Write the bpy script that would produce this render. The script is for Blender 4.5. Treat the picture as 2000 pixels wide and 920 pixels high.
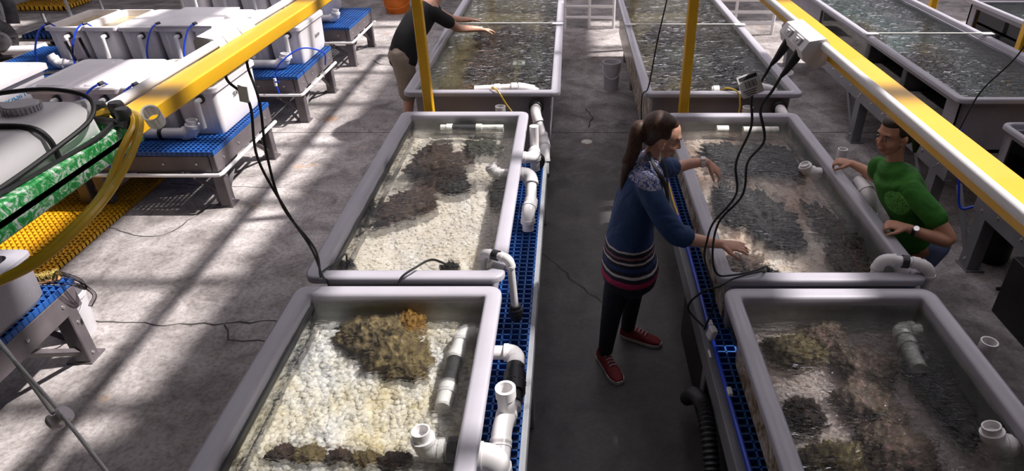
import bpy, bmesh, math, random
import numpy as np
from mathutils import Vector, Matrix, noise, Euler

for o in list(bpy.data.objects): bpy.data.objects.remove(o)
SC = bpy.context.scene
COL = SC.collection

# ------------------------------------------------------------------ camera
cd = bpy.data.cameras.new('camera'); CAM = bpy.data.objects.new('camera', cd); COL.objects.link(CAM)
CAM.location = (0, 0, 2.85)
CAM.rotation_euler = (math.pi/2 - math.atan(789/1290.), 0, 0)
cd.sensor_width = 36.0; cd.lens = 36.0*1290/2000; cd.shift_x = -115/2000.
cd.clip_start = 0.05; cd.clip_end = 200
SC.camera = CAM
# ------------------------------------------------------------------ sky, sun, exposure
W = bpy.data.worlds.new('sky'); SC.world = W; W.use_nodes = True
bg = W.node_tree.nodes['Background']; bg.inputs[0].default_value = (0.97, 0.92, 1.0, 1); bg.inputs[1].default_value = 1.45
sl = bpy.data.lights.new('sun', 'SUN'); sl.energy = 7.0; sl.angle = math.radians(1.6); sl.color = (1, .95, .92)
SUN = bpy.data.objects.new('sun', sl); COL.objects.link(SUN)
sd = Vector((.60, .12, .79)).normalized()
SUN.rotation_euler = sd.to_track_quat('Z', 'Y').to_euler(); SUN.location = (8, 2, 9)
vs = SC.view_settings; vs.view_transform = 'Standard'; vs.look = 'None'; vs.gamma = 1; vs.use_curve_mapping = False
vs.exposure = 0.1
SC.cycles.max_bounces = 8; SC.cycles.transparent_max_bounces = 12
SC.cycles.caustics_reflective = False
SC.cycles.sample_clamp_indirect = 4

# ------------------------------------------------------------------ materials
def nd(nt, t, **kw):
    n = nt.nodes.new(t)
    for k, v in kw.items(): setattr(n, k, v)
    return n
def ramp(nt, fac, stops, interp='LINEAR'):
    r = nd(nt, 'ShaderNodeValToRGB'); r.color_ramp.interpolation = interp
    e = r.color_ramp.elements
    while len(e) < len(stops): e.new(.5)
    for i, (p, c) in enumerate(stops):
        e[i].position = p; e[i].color = (*c, 1)
    nt.links.new(fac, r.inputs[0]); return r.outputs[0]
def newmat(name):
    m = bpy.data.materials.new(name); m.use_nodes = True
    nt = m.node_tree; b = nt.nodes['Principled BSDF']
    tc = nd(nt, 'ShaderNodeTexCoord')
    return m, nt, b, tc
def noise_tex(nt, vec, scale, detail=4, rough=.55, dist=0):
    n = nd(nt, 'ShaderNodeTexNoise'); n.inputs['Scale'].default_value = scale
    n.inputs['Detail'].default_value = detail; n.inputs['Roughness'].default_value = rough
    n.inputs['Distortion'].default_value = dist
    nt.links.new(vec, n.inputs['Vector']); return n.outputs[0]
def vor_tex(nt, vec, scale, feature='F1', out='Distance'):
    n = nd(nt, 'ShaderNodeTexVoronoi'); n.feature = feature; n.inputs['Scale'].default_value = scale
    nt.links.new(vec, n.inputs['Vector']); return n.outputs[out]
def mixc(nt, fac, a, b, mode='MIX'):
    n = nd(nt, 'ShaderNodeMix', data_type='RGBA', blend_type=mode)
    for s, v in ((0, fac), (6, a), (7, b)):
        if isinstance(v, (int, float)): n.inputs[s].default_value = v
        elif isinstance(v, tuple): n.inputs[s].default_value = (*v, 1)
        else: nt.links.new(v, n.inputs[s])
    return n.outputs[2]
def mth(nt, op, a, b=0.0):
    n = nd(nt, 'ShaderNodeMath', operation=op)
    for s, v in ((0, a), (1, b)):
        if isinstance(v, (int, float)): n.inputs[s].default_value = v
        else: nt.links.new(v, n.inputs[s])
    return n.outputs[0]
def bump(nt, b, h, strength=.3, dist=.01):
    n = nd(nt, 'ShaderNodeBump'); n.inputs['Strength'].default_value = strength; n.inputs['Distance'].default_value = dist
    nt.links.new(h, n.inputs['Height']); nt.links.new(n.outputs[0], b.inputs['Normal'])
def pm(name, col, rough=.5, metal=0, var=.12, scale=6, bmp=0, bscale=60, speck=None, coat=0, trans=0):
    """plain painted / moulded surface: base colour with soft wear, optional specks and fine relief"""
    m, nt, b, tc = newmat(name)
    f = noise_tex(nt, tc.outputs['Object'], scale, 5)
    lo = tuple(max(0, c*(1-var*1.6)) for c in col); hi = tuple(min(1, c*(1+var)) for c in col)
    c = ramp(nt, f, [(.3, lo), (.7, hi)])
    if speck:
        v = vor_tex(nt, tc.outputs['Object'], speck[1])
        k = ramp(nt, v, [(speck[2], (1, 1, 1)), (speck[2]+.03, (0, 0, 0))])
        c = mixc(nt, k, c, speck[0])
    nt.links.new(c, b.inputs['Base Color'])
    b.inputs['Roughness'].default_value = rough; b.inputs['Metallic'].default_value = metal
    if coat: b.inputs['Coat Weight'].default_value = coat
    if bmp: bump(nt, b, noise_tex(nt, tc.outputs['Object'], bscale, 3), bmp, .004)
    return m
M = {}
M['rim'] = pm('rim_gelcoat', (.40, .385, .435), .38, var=.05, scale=3, coat=.2, speck=((.3, .28, .31), 55, .06))
M['tank'] = pm('tank_fibreglass', (.30, .285, .32), .5, var=.08, scale=3, speck=((.75, .74, .78), 70, .10))
M['tank_in'] = pm('tank_inside', (.36, .37, .36), .45, var=.3, scale=5, speck=((.2, .2, .18), 30, .08))
M['white'] = pm('white_plastic', (.80, .78, .79), .45, var=.05, scale=4)
M['tub'] = pm('tub_plastic', (.84, .80, .82), .4, var=.06, scale=3, coat=.1)
M['pvc'] = pm('pvc', (.80, .78, .78), .32, var=.05, scale=5, coat=.15)
M['pvc_old'] = pm('pvc_algae', (.74, .73, .66), .5, var=.25, scale=18)
M['black'] = pm('black_plastic', (.022, .022, .024), .45, var=.3)
M['black_mesh'] = pm('black_strainer', (.02, .02, .022), .6, var=.4, scale=60, bmp=.8, bscale=220)
M['rubber'] = pm('rubber_cord', (.012, .012, .013), .55)
M['yellow'] = pm('yellow_paint', (.76, .41, .008), .42, var=.07, scale=3, coat=.15, speck=((.45, .25, .02), 24, .035))
M['yellow_grate'] = pm('yellow_grating', (.80, .42, .01), .55, var=.15)
M['blue'] = pm('blue_grating', (.018, .10, .36), .5, var=.18, scale=8)
M['bluetube'] = pm('blue_tube', (.01, .06, .62), .3, coat=.3)
M['steel'] = pm('bench_pultrusion', (.135, .115, .125), .45, var=.2, scale=5)
M['greyframe'] = pm('grey_frame', (.20, .20, .215), .5, var=.12, scale=5)
M['railgrey'] = pm('rail_grey', (.42, .43, .44), .5, var=.1)
M['bolt'] = pm('bolt', (.6, .58, .58), .3, metal=.8)
M['dark'] = pm('dark_panel', (.012, .011, .012), .6, var=.3)
M['pump'] = pm('pump_cast', (.06, .055, .06), .5, var=.3, scale=12)
M['yhose'] = pm('yellow_hose', (.82, .50, .03), .3, coat=.3)
M['rope'] = pm('rope', (.55, .53, .55), .7)
M['porcelain'] = pm('porcelain', (.70, .64, .70), .2, coat=.5)
M['acrylic_dark'] = pm('acrylic_panel', (.05, .05, .05), .04, var=.2)
M['red'] = pm('red_plastic', (.5, .03, .02), .5)
M['orange'] = pm('orange_plastic', (.8, .2, .02), .5)
M['paper'] = pm('paper', (.85, .83, .82), .7, var=.03)
M['ink'] = pm('ink', (.02, .02, .03), .7)
M['inkblue'] = pm('ink_blue', (.02, .28, .55), .6)
M['bucket'] = pm('bucket_plastic', (.62, .60, .63), .45, var=.06)
M['line'] = pm('white_line', (.85, .84, .78), .6)
M['wood'] = pm('brush_wood', (.45, .22, .10), .6)
M['bristle'] = pm('bristle', (.60, .46, .14), .8, var=.4, scale=40)

def mat_floor():
    m, nt, b, tc = newmat('concrete'); V = tc.outputs['Object']
    big = noise_tex(nt, V, .55, 6, .6, .4); mid = noise_tex(nt, V, 3.2, 8, .68, .6); fine = noise_tex(nt, V, 34, 5, .7)
    c = ramp(nt, mid, [(.30, (.17, .15, .145)), (.47, (.40, .365, .355)), (.62, (.56, .52, .51)), (.8, (.62, .58, .57))])
    c2 = ramp(nt, big, [(.36, (.38, .36, .355)), (.58, (1, 1, 1))])
    c = mixc(nt, .75, c, c2, 'MULTIPLY')
    c = mixc(nt, .45, c, ramp(nt, fine, [(.34, (.12, .11, .11)), (.56, (1, 1, 1))]), 'MULTIPLY')
    # rust-yellow spots
    sp = noise_tex(nt, V, 2.4, 2, .4); k = ramp(nt, sp, [(.70, (0, 0, 0)), (.76, (1, 1, 1))])
    c = mixc(nt, mth(nt, 'MULTIPLY', k, .55), c, (.42, .20, .05))
    # stained, wetted walkway, with the shade between the two tank rows painted in
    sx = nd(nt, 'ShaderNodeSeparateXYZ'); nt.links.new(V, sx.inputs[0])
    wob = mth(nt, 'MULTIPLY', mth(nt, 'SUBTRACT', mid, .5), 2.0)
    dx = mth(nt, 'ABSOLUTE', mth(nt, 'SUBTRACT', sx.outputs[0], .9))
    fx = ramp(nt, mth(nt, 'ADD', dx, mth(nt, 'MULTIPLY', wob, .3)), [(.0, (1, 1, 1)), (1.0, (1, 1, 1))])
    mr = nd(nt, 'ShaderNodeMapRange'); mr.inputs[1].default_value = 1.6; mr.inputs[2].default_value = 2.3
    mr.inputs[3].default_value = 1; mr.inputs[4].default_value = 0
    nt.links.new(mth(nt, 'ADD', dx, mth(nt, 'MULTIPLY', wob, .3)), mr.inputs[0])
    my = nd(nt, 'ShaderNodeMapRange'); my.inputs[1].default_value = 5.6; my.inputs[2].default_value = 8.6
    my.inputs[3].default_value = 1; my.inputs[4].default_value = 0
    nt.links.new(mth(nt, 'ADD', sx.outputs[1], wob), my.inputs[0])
    wet_shade = mth(nt, 'MULTIPLY', mr.outputs[0], my.outputs[0])
    c = mixc(nt, mth(nt, 'MULTIPLY', wet_shade, .90), c, mixc(nt, mid, (.010, .0095, .0095), (.085, .08, .08)))
    nt.links.new(c, b.inputs['Base Color'])
    r = mth(nt, 'SUBTRACT', .82, mth(nt, 'MULTIPLY', wet_shade, .22)); nt.links.new(r, b.inputs['Roughness'])
    bump(nt, b, mth(nt, 'ADD', mid, mth(nt, 'MULTIPLY', fine, .3)), .35, .012)
    return m
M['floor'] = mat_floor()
M['crack'] = pm('crack', (.05, .045, .042), .9)

def mat_bed(name, stops, cell, algae, alg_amt, seed=0):
    """tank bottom: grain tones, water light ripples painted in as cells, patches of algae"""
    m, nt, b, tc = newmat(name)
    mp = nd(nt, 'ShaderNodeMapping'); mp.inputs['Location'].default_value = (seed*3.1, seed*1.7, 0)
    nt.links.new(tc.outputs['Object'], mp.inputs[0]); V = mp.outputs[0]
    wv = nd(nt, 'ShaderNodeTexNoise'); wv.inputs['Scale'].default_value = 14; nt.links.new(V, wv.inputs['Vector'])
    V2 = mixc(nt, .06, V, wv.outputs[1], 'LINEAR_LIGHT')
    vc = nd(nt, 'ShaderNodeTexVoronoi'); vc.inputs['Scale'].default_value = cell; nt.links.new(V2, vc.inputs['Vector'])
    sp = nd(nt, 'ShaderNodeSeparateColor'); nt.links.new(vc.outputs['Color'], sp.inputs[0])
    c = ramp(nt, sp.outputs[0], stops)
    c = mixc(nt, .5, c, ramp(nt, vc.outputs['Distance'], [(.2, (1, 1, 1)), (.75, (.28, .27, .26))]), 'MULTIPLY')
    n1 = noise_tex(nt, V, 3.0, 6, .65, .5)
    k = ramp(nt, n1, [(.5-.25*alg_amt, (0, 0, 0)), (.72-.25*alg_amt, (1, 1, 1))])
    al = ramp(nt, noise_tex(nt, V, 17, 5, .7), [(.35, algae[0]), (.65, algae[1])])
    c = mixc(nt, mth(nt, 'MULTIPLY', k, .9), c, al)
    nt.links.new(c, b.inputs['Base Color']); b.inputs['Roughness'].default_value = .8
    bump(nt, b, vc.outputs['Distance'], -.6, .012)
    return m
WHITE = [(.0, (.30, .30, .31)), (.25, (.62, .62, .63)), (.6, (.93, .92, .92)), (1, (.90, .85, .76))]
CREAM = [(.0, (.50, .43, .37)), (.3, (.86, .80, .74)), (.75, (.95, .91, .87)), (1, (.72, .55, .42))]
M['bed_light_cells'] = mat_bed('bed_light_cells', WHITE, 30, ((.45, .33, .07), (.86, .80, .66)), .30, 1)  # white bottom; the cells are painted for light ripples under water
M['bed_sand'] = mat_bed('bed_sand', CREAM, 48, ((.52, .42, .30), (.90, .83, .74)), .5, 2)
M['bed_red'] = mat_bed('bed_red', CREAM, 48, ((.34, .15, .08), (.70, .54, .42)), .6, 3)
M['bed_pink'] = mat_bed('bed_pink', [(.0, (.30, .26, .25)), (.4, (.62, .55, .53)), (1, (.90, .82, .80))], 44, ((.20, .11, .11), (.52, .42, .36)), .7, 4)
M['bed_brown'] = mat_bed('bed_brown', [(.0, (.10, .08, .05)), (.5, (.36, .29, .18)), (1, (.62, .56, .42))], 40, ((.035, .035, .02), (.22, .15, .05)), 1.0, 5)
M['bed_teal'] = mat_bed('bed_teal', [(.0, (.02, .06, .06)), (.5, (.08, .16, .16)), (1, (.45, .42, .34))], 30, ((.01, .03, .035), (.08, .15, .15)), .9, 6)

def mat_rock(name, cols, scale=26):
    m, nt, b, tc = newmat(name); V = tc.outputs['Object']
    n = noise_tex(nt, V, scale, 6, .7, .3); v = vor_tex(nt, V, scale*1.6)
    c = ramp(nt, n, [(.28, cols[0]), (.46, cols[1]), (.60, cols[2]), (.78, cols[3])])
    c = mixc(nt, .6, c, ramp(nt, v, [(.1, (1, 1, 1)), (.65, (.25, .22, .2))]), 'MULTIPLY')
    nt.links.new(c, b.inputs['Base Color']); b.inputs['Roughness'].default_value = .85
    bump(nt, b, mth(nt, 'ADD', n, mth(nt, 'MULTIPLY', v, -.8)), .9, .02)
    return m
M['rock_olive'] = mat_rock('rock_olive', [(.025, .017, .008), (.14, .10, .04), (.34, .26, .11), (.58, .40, .33)])
M['rock_amber'] = mat_rock('rock_amber', [(.10, .045, .005), (.35, .17, .02), (.5, .28, .04), (.6, .4, .1)])
M['rock_brown'] = mat_rock('rock_brown', [(.008, .005, .004), (.035, .018, .011), (.09, .045, .025), (.20, .11, .055)], 20)
M['rock_dark'] = mat_rock('rock_dark', [(.003, .003, .003), (.010, .009, .009), (.022, .019, .019), (.06, .045, .04)], 22)
M['rock_green'] = mat_rock('rock_green', [(.01, .014, .008), (.05, .055, .035), (.10, .10, .07), (.2, .18, .13)], 22)
M['rock_mix'] = mat_rock('rock_mix', [(.03, .022, .015), (.16, .12, .07), (.30, .17, .16), (.55, .46, .34)], 24)

def mat_water(name, tint, bscale, bstr, clear=.5, ior=1.33):
    """water skin: Fresnel mirror over a part-refracted, part-straight view of the bottom"""
    m = bpy.data.materials.new(name); m.use_nodes = True; nt = m.node_tree
    for n in list(nt.nodes): nt.nodes.remove(n)
    out = nd(nt, 'ShaderNodeOutputMaterial'); tc = nd(nt, 'ShaderNodeTexCoord')
    mp = nd(nt, 'ShaderNodeMapping'); mp.inputs['Scale'].default_value = (1, 1.9, 1)
    nt.links.new(tc.outputs['Object'], mp.inputs[0])
    h = noise_tex(nt, mp.outputs[0], bscale, 3, .55, .7)
    bp = nd(nt, 'ShaderNodeBump'); bp.inputs['Strength'].default_value = bstr; bp.inputs['Distance'].default_value = .02
    nt.links.new(h, bp.inputs['Height'])
    fr = nd(nt, 'ShaderNodeFresnel'); fr.inputs[0].default_value = ior; nt.links.new(bp.outputs[0], fr.inputs['Normal'])
    gl = nd(nt, 'ShaderNodeBsdfGlossy'); gl.inputs['Roughness'].default_value = .03; nt.links.new(bp.outputs[0], gl.inputs['Normal'])
    tr = nd(nt, 'ShaderNodeBsdfTransparent'); tr.inputs[0].default_value = (*tint, 1)
    rf = nd(nt, 'ShaderNodeBsdfRefraction'); rf.inputs['IOR'].default_value = 1.2; rf.inputs['Roughness'].default_value = 0
    rf.inputs['Color'].default_value = (*tint, 1); nt.links.new(bp.outputs[0], rf.inputs['Normal'])
    a = nd(nt, 'ShaderNodeMixShader'); a.inputs[0].default_value = 1-clear
    nt.links.new(tr.outputs[0], a.inputs[1]); nt.links.new(rf.outputs[0], a.inputs[2])
    s = nd(nt, 'ShaderNodeMixShader'); nt.links.new(fr.outputs[0], s.inputs[0])
    nt.links.new(a.outputs[0], s.inputs[1]); nt.links.new(gl.outputs[0], s.inputs[2])
    nt.links.new(s.outputs[0], out.inputs[0]); return m
M['water_clear'] = mat_water('water_clear', (.97, .98, .96), 22, .40, .6, 1.33)
M['water_ripple'] = mat_water('water_ripple', (.95, .97, .96), 20, .55, .62, 1.33)
M['water_choppy'] = mat_water('water_choppy', (.90, .93, .93), 24, 1.1, .55, 1.33)
M['water_deep'] = mat_water('water_deep', (.80, .84, .80), 11, 1.1, .5, 1.33)

def mat_glass(name, tint):
    m = bpy.data.materials.new(name); m.use_nodes = True; nt = m.node_tree
    for n in list(nt.nodes): nt.nodes.remove(n)
    out = nd(nt, 'ShaderNodeOutputMaterial')
    fr = nd(nt, 'ShaderNodeFresnel'); fr.inputs[0].default_value = 1.45
    gl = nd(nt, 'ShaderNodeBsdfGlossy'); gl.inputs['Roughness'].default_value = .02
    tr = nd(nt, 'ShaderNodeBsdfTransparent'); tr.inputs[0].default_value = (*tint, 1)
    s = nd(nt, 'ShaderNodeMixShader'); nt.links.new(fr.outputs[0], s.inputs[0])
    nt.links.new(tr.outputs[0], s.inputs[1]); nt.links.new(gl.outputs[0], s.inputs[2])
    nt.links.new(s.outputs[0], out.inputs[0]); return m
M['glass'] = mat_glass('acrylic_window', (.75, .80, .78))
M['clear'] = mat_glass('clear_acrylic', (.86, .84, .86))
M['vinyl'] = mat_glass('clear_vinyl', (.72, .70, .72))
def mat_mirrorpane():
    m, nt, b, tc = newmat('wet_acrylic_wall')
    b.inputs['Base Color'].default_value = (.55, .55, .52, 1); b.inputs['Metallic'].default_value = 1.0; b.inputs['Roughness'].default_value = .03
    bump(nt, b, noise_tex(nt, tc.outputs['Object'], 16, 2), .25, .01); return m
M['pane_wet'] = mat_mirrorpane()
def mat_algae():
    m, nt, b, tc = newmat('algae_film'); V = tc.outputs['Object']
    n = noise_tex(nt, V, 9, 7, .7, .8); n2 = noise_tex(nt, V, 30, 4, .7)
    c = ramp(nt, n, [(.3, (.06, .045, .02)), (.45, (.30, .22, .12)), (.58, (.62, .55, .46)), (.75, (.74, .70, .66))])
    c = mixc(nt, .4, c, ramp(nt, n2, [(.35, (.4, .35, .3)), (.6, (1, 1, 1))]), 'MULTIPLY')
    nt.links.new(c, b.inputs['Base Color']); b.inputs['Roughness'].default_value = .25; return m
M['algae'] = mat_algae()
def mat_frp():
    m, nt, b, tc = newmat('green_frp'); V = tc.outputs['Object']
    n = noise_tex(nt, V, 40, 6, .75, 1.2)
    c = ramp(nt, n, [(.30, (.005, .12, .02)), (.46, (.02, .34, .07)), (.52, (.10, .46, .15)), (.57, (.78, .86, .80))])
    nt.links.new(c, b.inputs['Base Color']); b.inputs['Roughness'].default_value = .45; return m
M['frp'] = mat_frp()

# ------------------------------------------------------------------ mesh helpers
class MB:
    def __init__(s): s.v = []; s.f = []
    def add(s, vs, fs):
        o = len(s.v); s.v += [tuple(p) for p in vs]; s.f += [tuple(i+o for i in f) for f in fs]; return s
    def box(s, c, d, rot=None, bev=0):
        hx, hy, hz = d[0]/2, d[1]/2, d[2]/2
        R = rot.to_matrix() if rot is not None else None
        def T(p):
            p = Vector(p)
            if R: p = R @ p
            return p + Vector(c)
        if bev <= 0:
            vs = [T((x*hx, y*hy, z*hz)) for x in (-1, 1) for y in (-1, 1) for z in (-1, 1)]
            return s.add(vs, [(0, 1, 3, 2), (4, 6, 7, 5), (0, 4, 5, 1), (2, 3, 7, 6), (0, 2, 6, 4), (1, 5, 7, 3)])
        b = min(bev, hx*.95, hy*.95, hz*.95); idx = {}; vs = []
        for x in (-1, 1):
            for y in (-1, 1):
                for z in (-1, 1):
                    for k in range(3):
                        p = [x*hx, y*hy, z*hz]
                        for j in range(3):
                            if j != k: p[j] -= (x, y, z)[j]*b
                        idx[(x, y, z, k)] = len(vs); vs.append(T(p))
        fs = []
        sg = (-1, 1)
        for k in range(3):
            a, c2 = [j for j in range(3) if j != k]
            for q in sg:
                def key(u, w):
                    t = [0, 0, 0]; t[k] = q; t[a] = u; t[c2] = w; return idx[(*t, k)]
                fs.append((key(-1, -1), key(1, -1), key(1, 1), key(-1, 1)))
        for k in range(3):   # edges along axis k
            a, c2 = [j for j in range(3) if j != k]
            for u in sg:
                for w in sg:
                    def kk(q, face):
                        t = [0, 0, 0]; t[k] = q; t[a] = u; t[c2] = w; return idx[(*t, face)]
                    fs.append((kk(-1, a), kk(1, a), kk(1, c2), kk(-1, c2)))
        for x in sg:
            for y in sg:
                for z in sg: fs.append(tuple(idx[(x, y, z, k)] for k in range(3)))
        return s.add(vs, fs)
    def rings(s, rs, close=True, capa=False, capb=False):
        n = len(rs[0]); vs = [p for r in rs for p in r]; fs = []
        for i in range(len(rs)-1):
            for j in range(n if close else n-1):
                k = (j+1) % n; fs.append((i*n+j, i*n+k, (i+1)*n+k, (i+1)*n+j))
        if capa: fs.append(tuple(range(n))[::-1])
        if capb: fs.append(tuple((len(rs)-1)*n+j for j in range(n)))
        return s.add(vs, fs)
    def tube(s, pts, r, n=10, cap=True, side=None, round_ends=False):
        pts = [Vector(p) for p in pts]; m = len(pts)
        rad = r if isinstance(r, (list, tuple)) else [r]*m
        if round_ends:
            def ends(p, q, ra):
                d = (p-q).normalized(); f = [(.5, .866), (.87, .5), (.99, .1)]
                a = ra if isinstance(ra, tuple) else (ra, ra); k = min(a)
                return [(p+d*k*t, (a[0]*w, a[1]*w)) for t, w in f]
            e0 = ends(pts[0], pts[1], rad[0])[::-1]; e1 = ends(pts[-1], pts[-2], rad[-1])
            pts = [p for p, _ in e0]+pts+[p for p, _ in e1]; rad = [w for _, w in e0]+list(rad)+[w for _, w in e1]; m = len(pts)
        t0 = (pts[1]-pts[0]).normalized()
        ref = Vector(side) if side is not None else (Vector((0, 0, 1)) if abs(t0.z) < .9 else Vector((1, 0, 0)))
        rs = []; u = None
        for i in range(m):
            t = (pts[min(i+1, m-1)]-pts[max(i-1, 0)]).normalized()
            if u is None or side is not None: u = (ref - t*ref.dot(t)).normalized()
            else:
                u = u - t*u.dot(t)
                u = u.normalized()
            w = t.cross(u); a, b = rad[i] if isinstance(rad[i], tuple) else (rad[i], rad[i])
            rs.append([pts[i]+u*a*math.cos(2*math.pi*j/n)+w*b*math.sin(2*math.pi*j/n) for j in range(n)])
        return s.rings(rs, True, cap, cap)
    def ell(s, c, r, R=None, n=16, m=10):
        rs = []
        for i in range(m+1):
            th = math.pi*(.02+.96*i/m); ring = []
            for j in range(n):
                ph = 2*math.pi*j/n
                p = Vector((r[0]*math.sin(th)*math.cos(ph), r[1]*math.sin(th)*math.sin(ph), -r[2]*math.cos(th)))
                if R is not None: p = R @ p
                ring.append(p+Vector(c))
            rs.append(ring)
        return s.rings(rs, True, True, True)
    def lathe(s, prof, o=(0, 0, 0), ax=(0, 0, 1), n=24, cap=False):
        q = Vector((0, 0, 1)).rotation_difference(Vector(ax).normalized())
        rs = [[Vector(o)+q @ Vector((r*math.cos(2*math.pi*j/n), r*math.sin(2*math.pi*j/n), z)) for j in range(n)] for r, z in prof]
        return s.rings(rs, True, cap, cap)
    def build(s, name, mat, parent=None, smooth=True, ang=35, origin=None, recalc=True):
        me = bpy.data.meshes.new(name)
        if origin is None:
            if parent is not None: origin = WL[parent.name]
            else:
                a = np.array(s.v); origin = Vector((a[:, 0].mean(), a[:, 1].mean(), a[:, 2].min()))
        origin = Vector(origin)
        me.from_pydata([tuple(Vector(p)-origin) for p in s.v], [], s.f)
        if recalc: bm = bmesh.new(); bm.from_mesh(me); bmesh.ops.recalc_face_normals(bm, faces=bm.faces); bm.to_mesh(me); bm.free()
        me.materials.append(M[mat] if isinstance(mat, str) else mat)
        if smooth:
            me.shade_smooth(); me.set_sharp_from_angle(angle=math.radians(ang))
        o = bpy.data.objects.new(name, me); COL.objects.link(o)
        if parent is None: o.location = origin
        else: o.parent = parent
        WL[o.name] = origin
        return o
WL = {}
def tag(o, label, cat, group=None, kind=None):
    o['label'] = label; o['category'] = cat
    if group: o['group'] = group
    if kind: o['kind'] = kind
    return o
def thing(name, label, cat, loc=(0, 0, 0), group=None):
    o = bpy.data.objects.new(name, None); COL.objects.link(o); o.location = loc; o.empty_display_size = .1
    WL[o.name] = Vector(loc); return tag(o, label, cat, group)
def copy_tree(o, parent=None):
    c = o.copy(); COL.objects.link(c); c.parent = parent; WL[c.name] = WL[o.name].copy()
    for ch in list(o.children): copy_tree(ch, c)
    return c
def place(o, loc): o.location = loc; WL[o.name] = Vector(loc); return o
def structure(o): o['kind'] = 'structure'; return o
def rrect(x0, x1, y0, y1, r, z, n=5):
    out = []
    for cx, cy, a0 in ((x1-r, y1-r, 0), (x0+r, y1-r, 90), (x0+r, y0+r, 180), (x1-r, y0+r, 270)):
        for i in range(n+1):
            a = math.radians(a0+90*i/n); out.append(Vector((cx+r*math.cos(a), cy+r*math.sin(a), z)))
    return out
def spline(pts, k=8):
    P_ = [Vector(p) for p in pts]; P_ = [P_[0]*2-P_[1]]+P_+[P_[-1]*2-P_[-2]]; out = []
    for i in range(1, len(P_)-2):
        a, b, c, d = P_[i-1:i+3]
        for j in range(k):
            t = j/k
            out.append(.5*((2*b)+(c-a)*t+(2*a-5*b+4*c-d)*t*t+(3*b-a-3*c+d)*t**3))
    out.append(P_[-2]); return out
def grating(x0, x1, y0, y1, z, pitch=.042, w=.008, h=.03):
    m = MB(); nx = max(2, round((x1-x0)/pitch)); ny = max(2, round((y1-y0)/pitch))
    for i in range(nx+1): m.box((x0+(x1-x0)*i/nx, (y0+y1)/2, z-h/2), (w, y1-y0+w, h))
    for j in range(ny+1): m.box(((x0+x1)/2, y0+(y1-y0)*j/ny, z-h/2), (x1-x0+w, w, h))
    return m
def pvc(name, label, pts, r=.028, mat='pvc', cat='pipe', group=None, parent=None, black=None, open_end=False):
    """run of plastic pipe: straight lengths, thicker elbow sockets at each bend, optional black length"""
    P_ = [Vector(p) for p in pts]
    root = thing(name, label, cat, P_[0], group) if parent is None else parent
    n = len(P_); cut = []
    for i in range(n):
        if i in (0, n-1): cut.append(None); continue
        d0 = (P_[i-1]-P_[i]); d1 = (P_[i+1]-P_[i])
        if d0.normalized().dot(d1.normalized()) < -.93: cut.append((P_[i], P_[i])); continue
        t = min(r*2.0, d0.length*.48, d1.length*.48)
        cut.append((P_[i]+d0.normalized()*t, P_[i]+d1.normalized()*t))
    for i in range(n-1):
        a = P_[i] if cut[i] is None else cut[i][1]; b = P_[i+1] if cut[i+1] is None else cut[i+1][0]
        mm = 'black_mesh' if black is not None and i in black else mat
        if (b-a).length > .004:
            rr = r*1.05 if mm == 'black_mesh' else r
            if open_end and i == n-2:
                d = (b-a)
                m = MB(); m.tube([a, b], rr, 16, False); m.tube([b, a+d*.3], rr*.82, 16, False)
                u = MB(); u.tube([b-d.normalized()*.001, b], rr, 16, False)
                q = Vector((0, 0, 1)).rotation_difference(d.normalized())
                m.rings([[b+q @ Vector((k*rr*math.cos(2*math.pi*j/16), k*rr*math.sin(2*math.pi*j/16), 0)) for j in range(16)] for k in (1, .82)])
                m.build('pipe', mm, root)
            else: MB().tube([a, b], rr, 16).build('pipe', mm, root)
    for i in range(1, n-1):
        a, b = cut[i]; arc = []
        if a == b:
            dd = (P_[i+1]-P_[i-1]).normalized(); MB().tube([a-dd*r*.7, a+dd*r*.7], r*1.22, 16).build('coupling', mat, root); continue
        for j in range(7):
            t = j/6; arc.append(a*(1-t)**2+P_[i]*2*t*(1-t)+b*t*t)
        m = MB().tube(arc, r*1.2, 16)
        for p, d in ((a, (a-P_[i]).normalized()), (b, (b-P_[i]).normalized())): m.tube([p-d*r*.1, p+d*r*.55], r*1.3, 16)
        m.build('elbow', mat, root)
    return root
def cord(name, label, pts, r, mat, cat='cable', group=None, k=8):
    return tag(MB().tube(spline(pts, k), r, 8).build(name, mat), label, cat, group)
def text_mesh(body, size, mat, parent, Mx, name='lettering', ext=.0006):
    cu = bpy.data.curves.new('t', 'FONT'); cu.body = body; cu.size = size; cu.extrude = ext; cu.align_x = 'CENTER'; cu.align_y = 'CENTER'
    t = bpy.data.objects.new('t', cu); COL.objects.link(t)
    bpy.context.view_layer.update()
    me = bpy.data.meshes.new_from_object(t.evaluated_get(bpy.context.evaluated_depsgraph_get()))
    bpy.data.objects.remove(t); me.transform(Mx); me.materials.clear(); me.materials.append(M[mat])
    o = bpy.data.objects.new(name, me); COL.objects.link(o); o.parent = parent; return o
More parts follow.
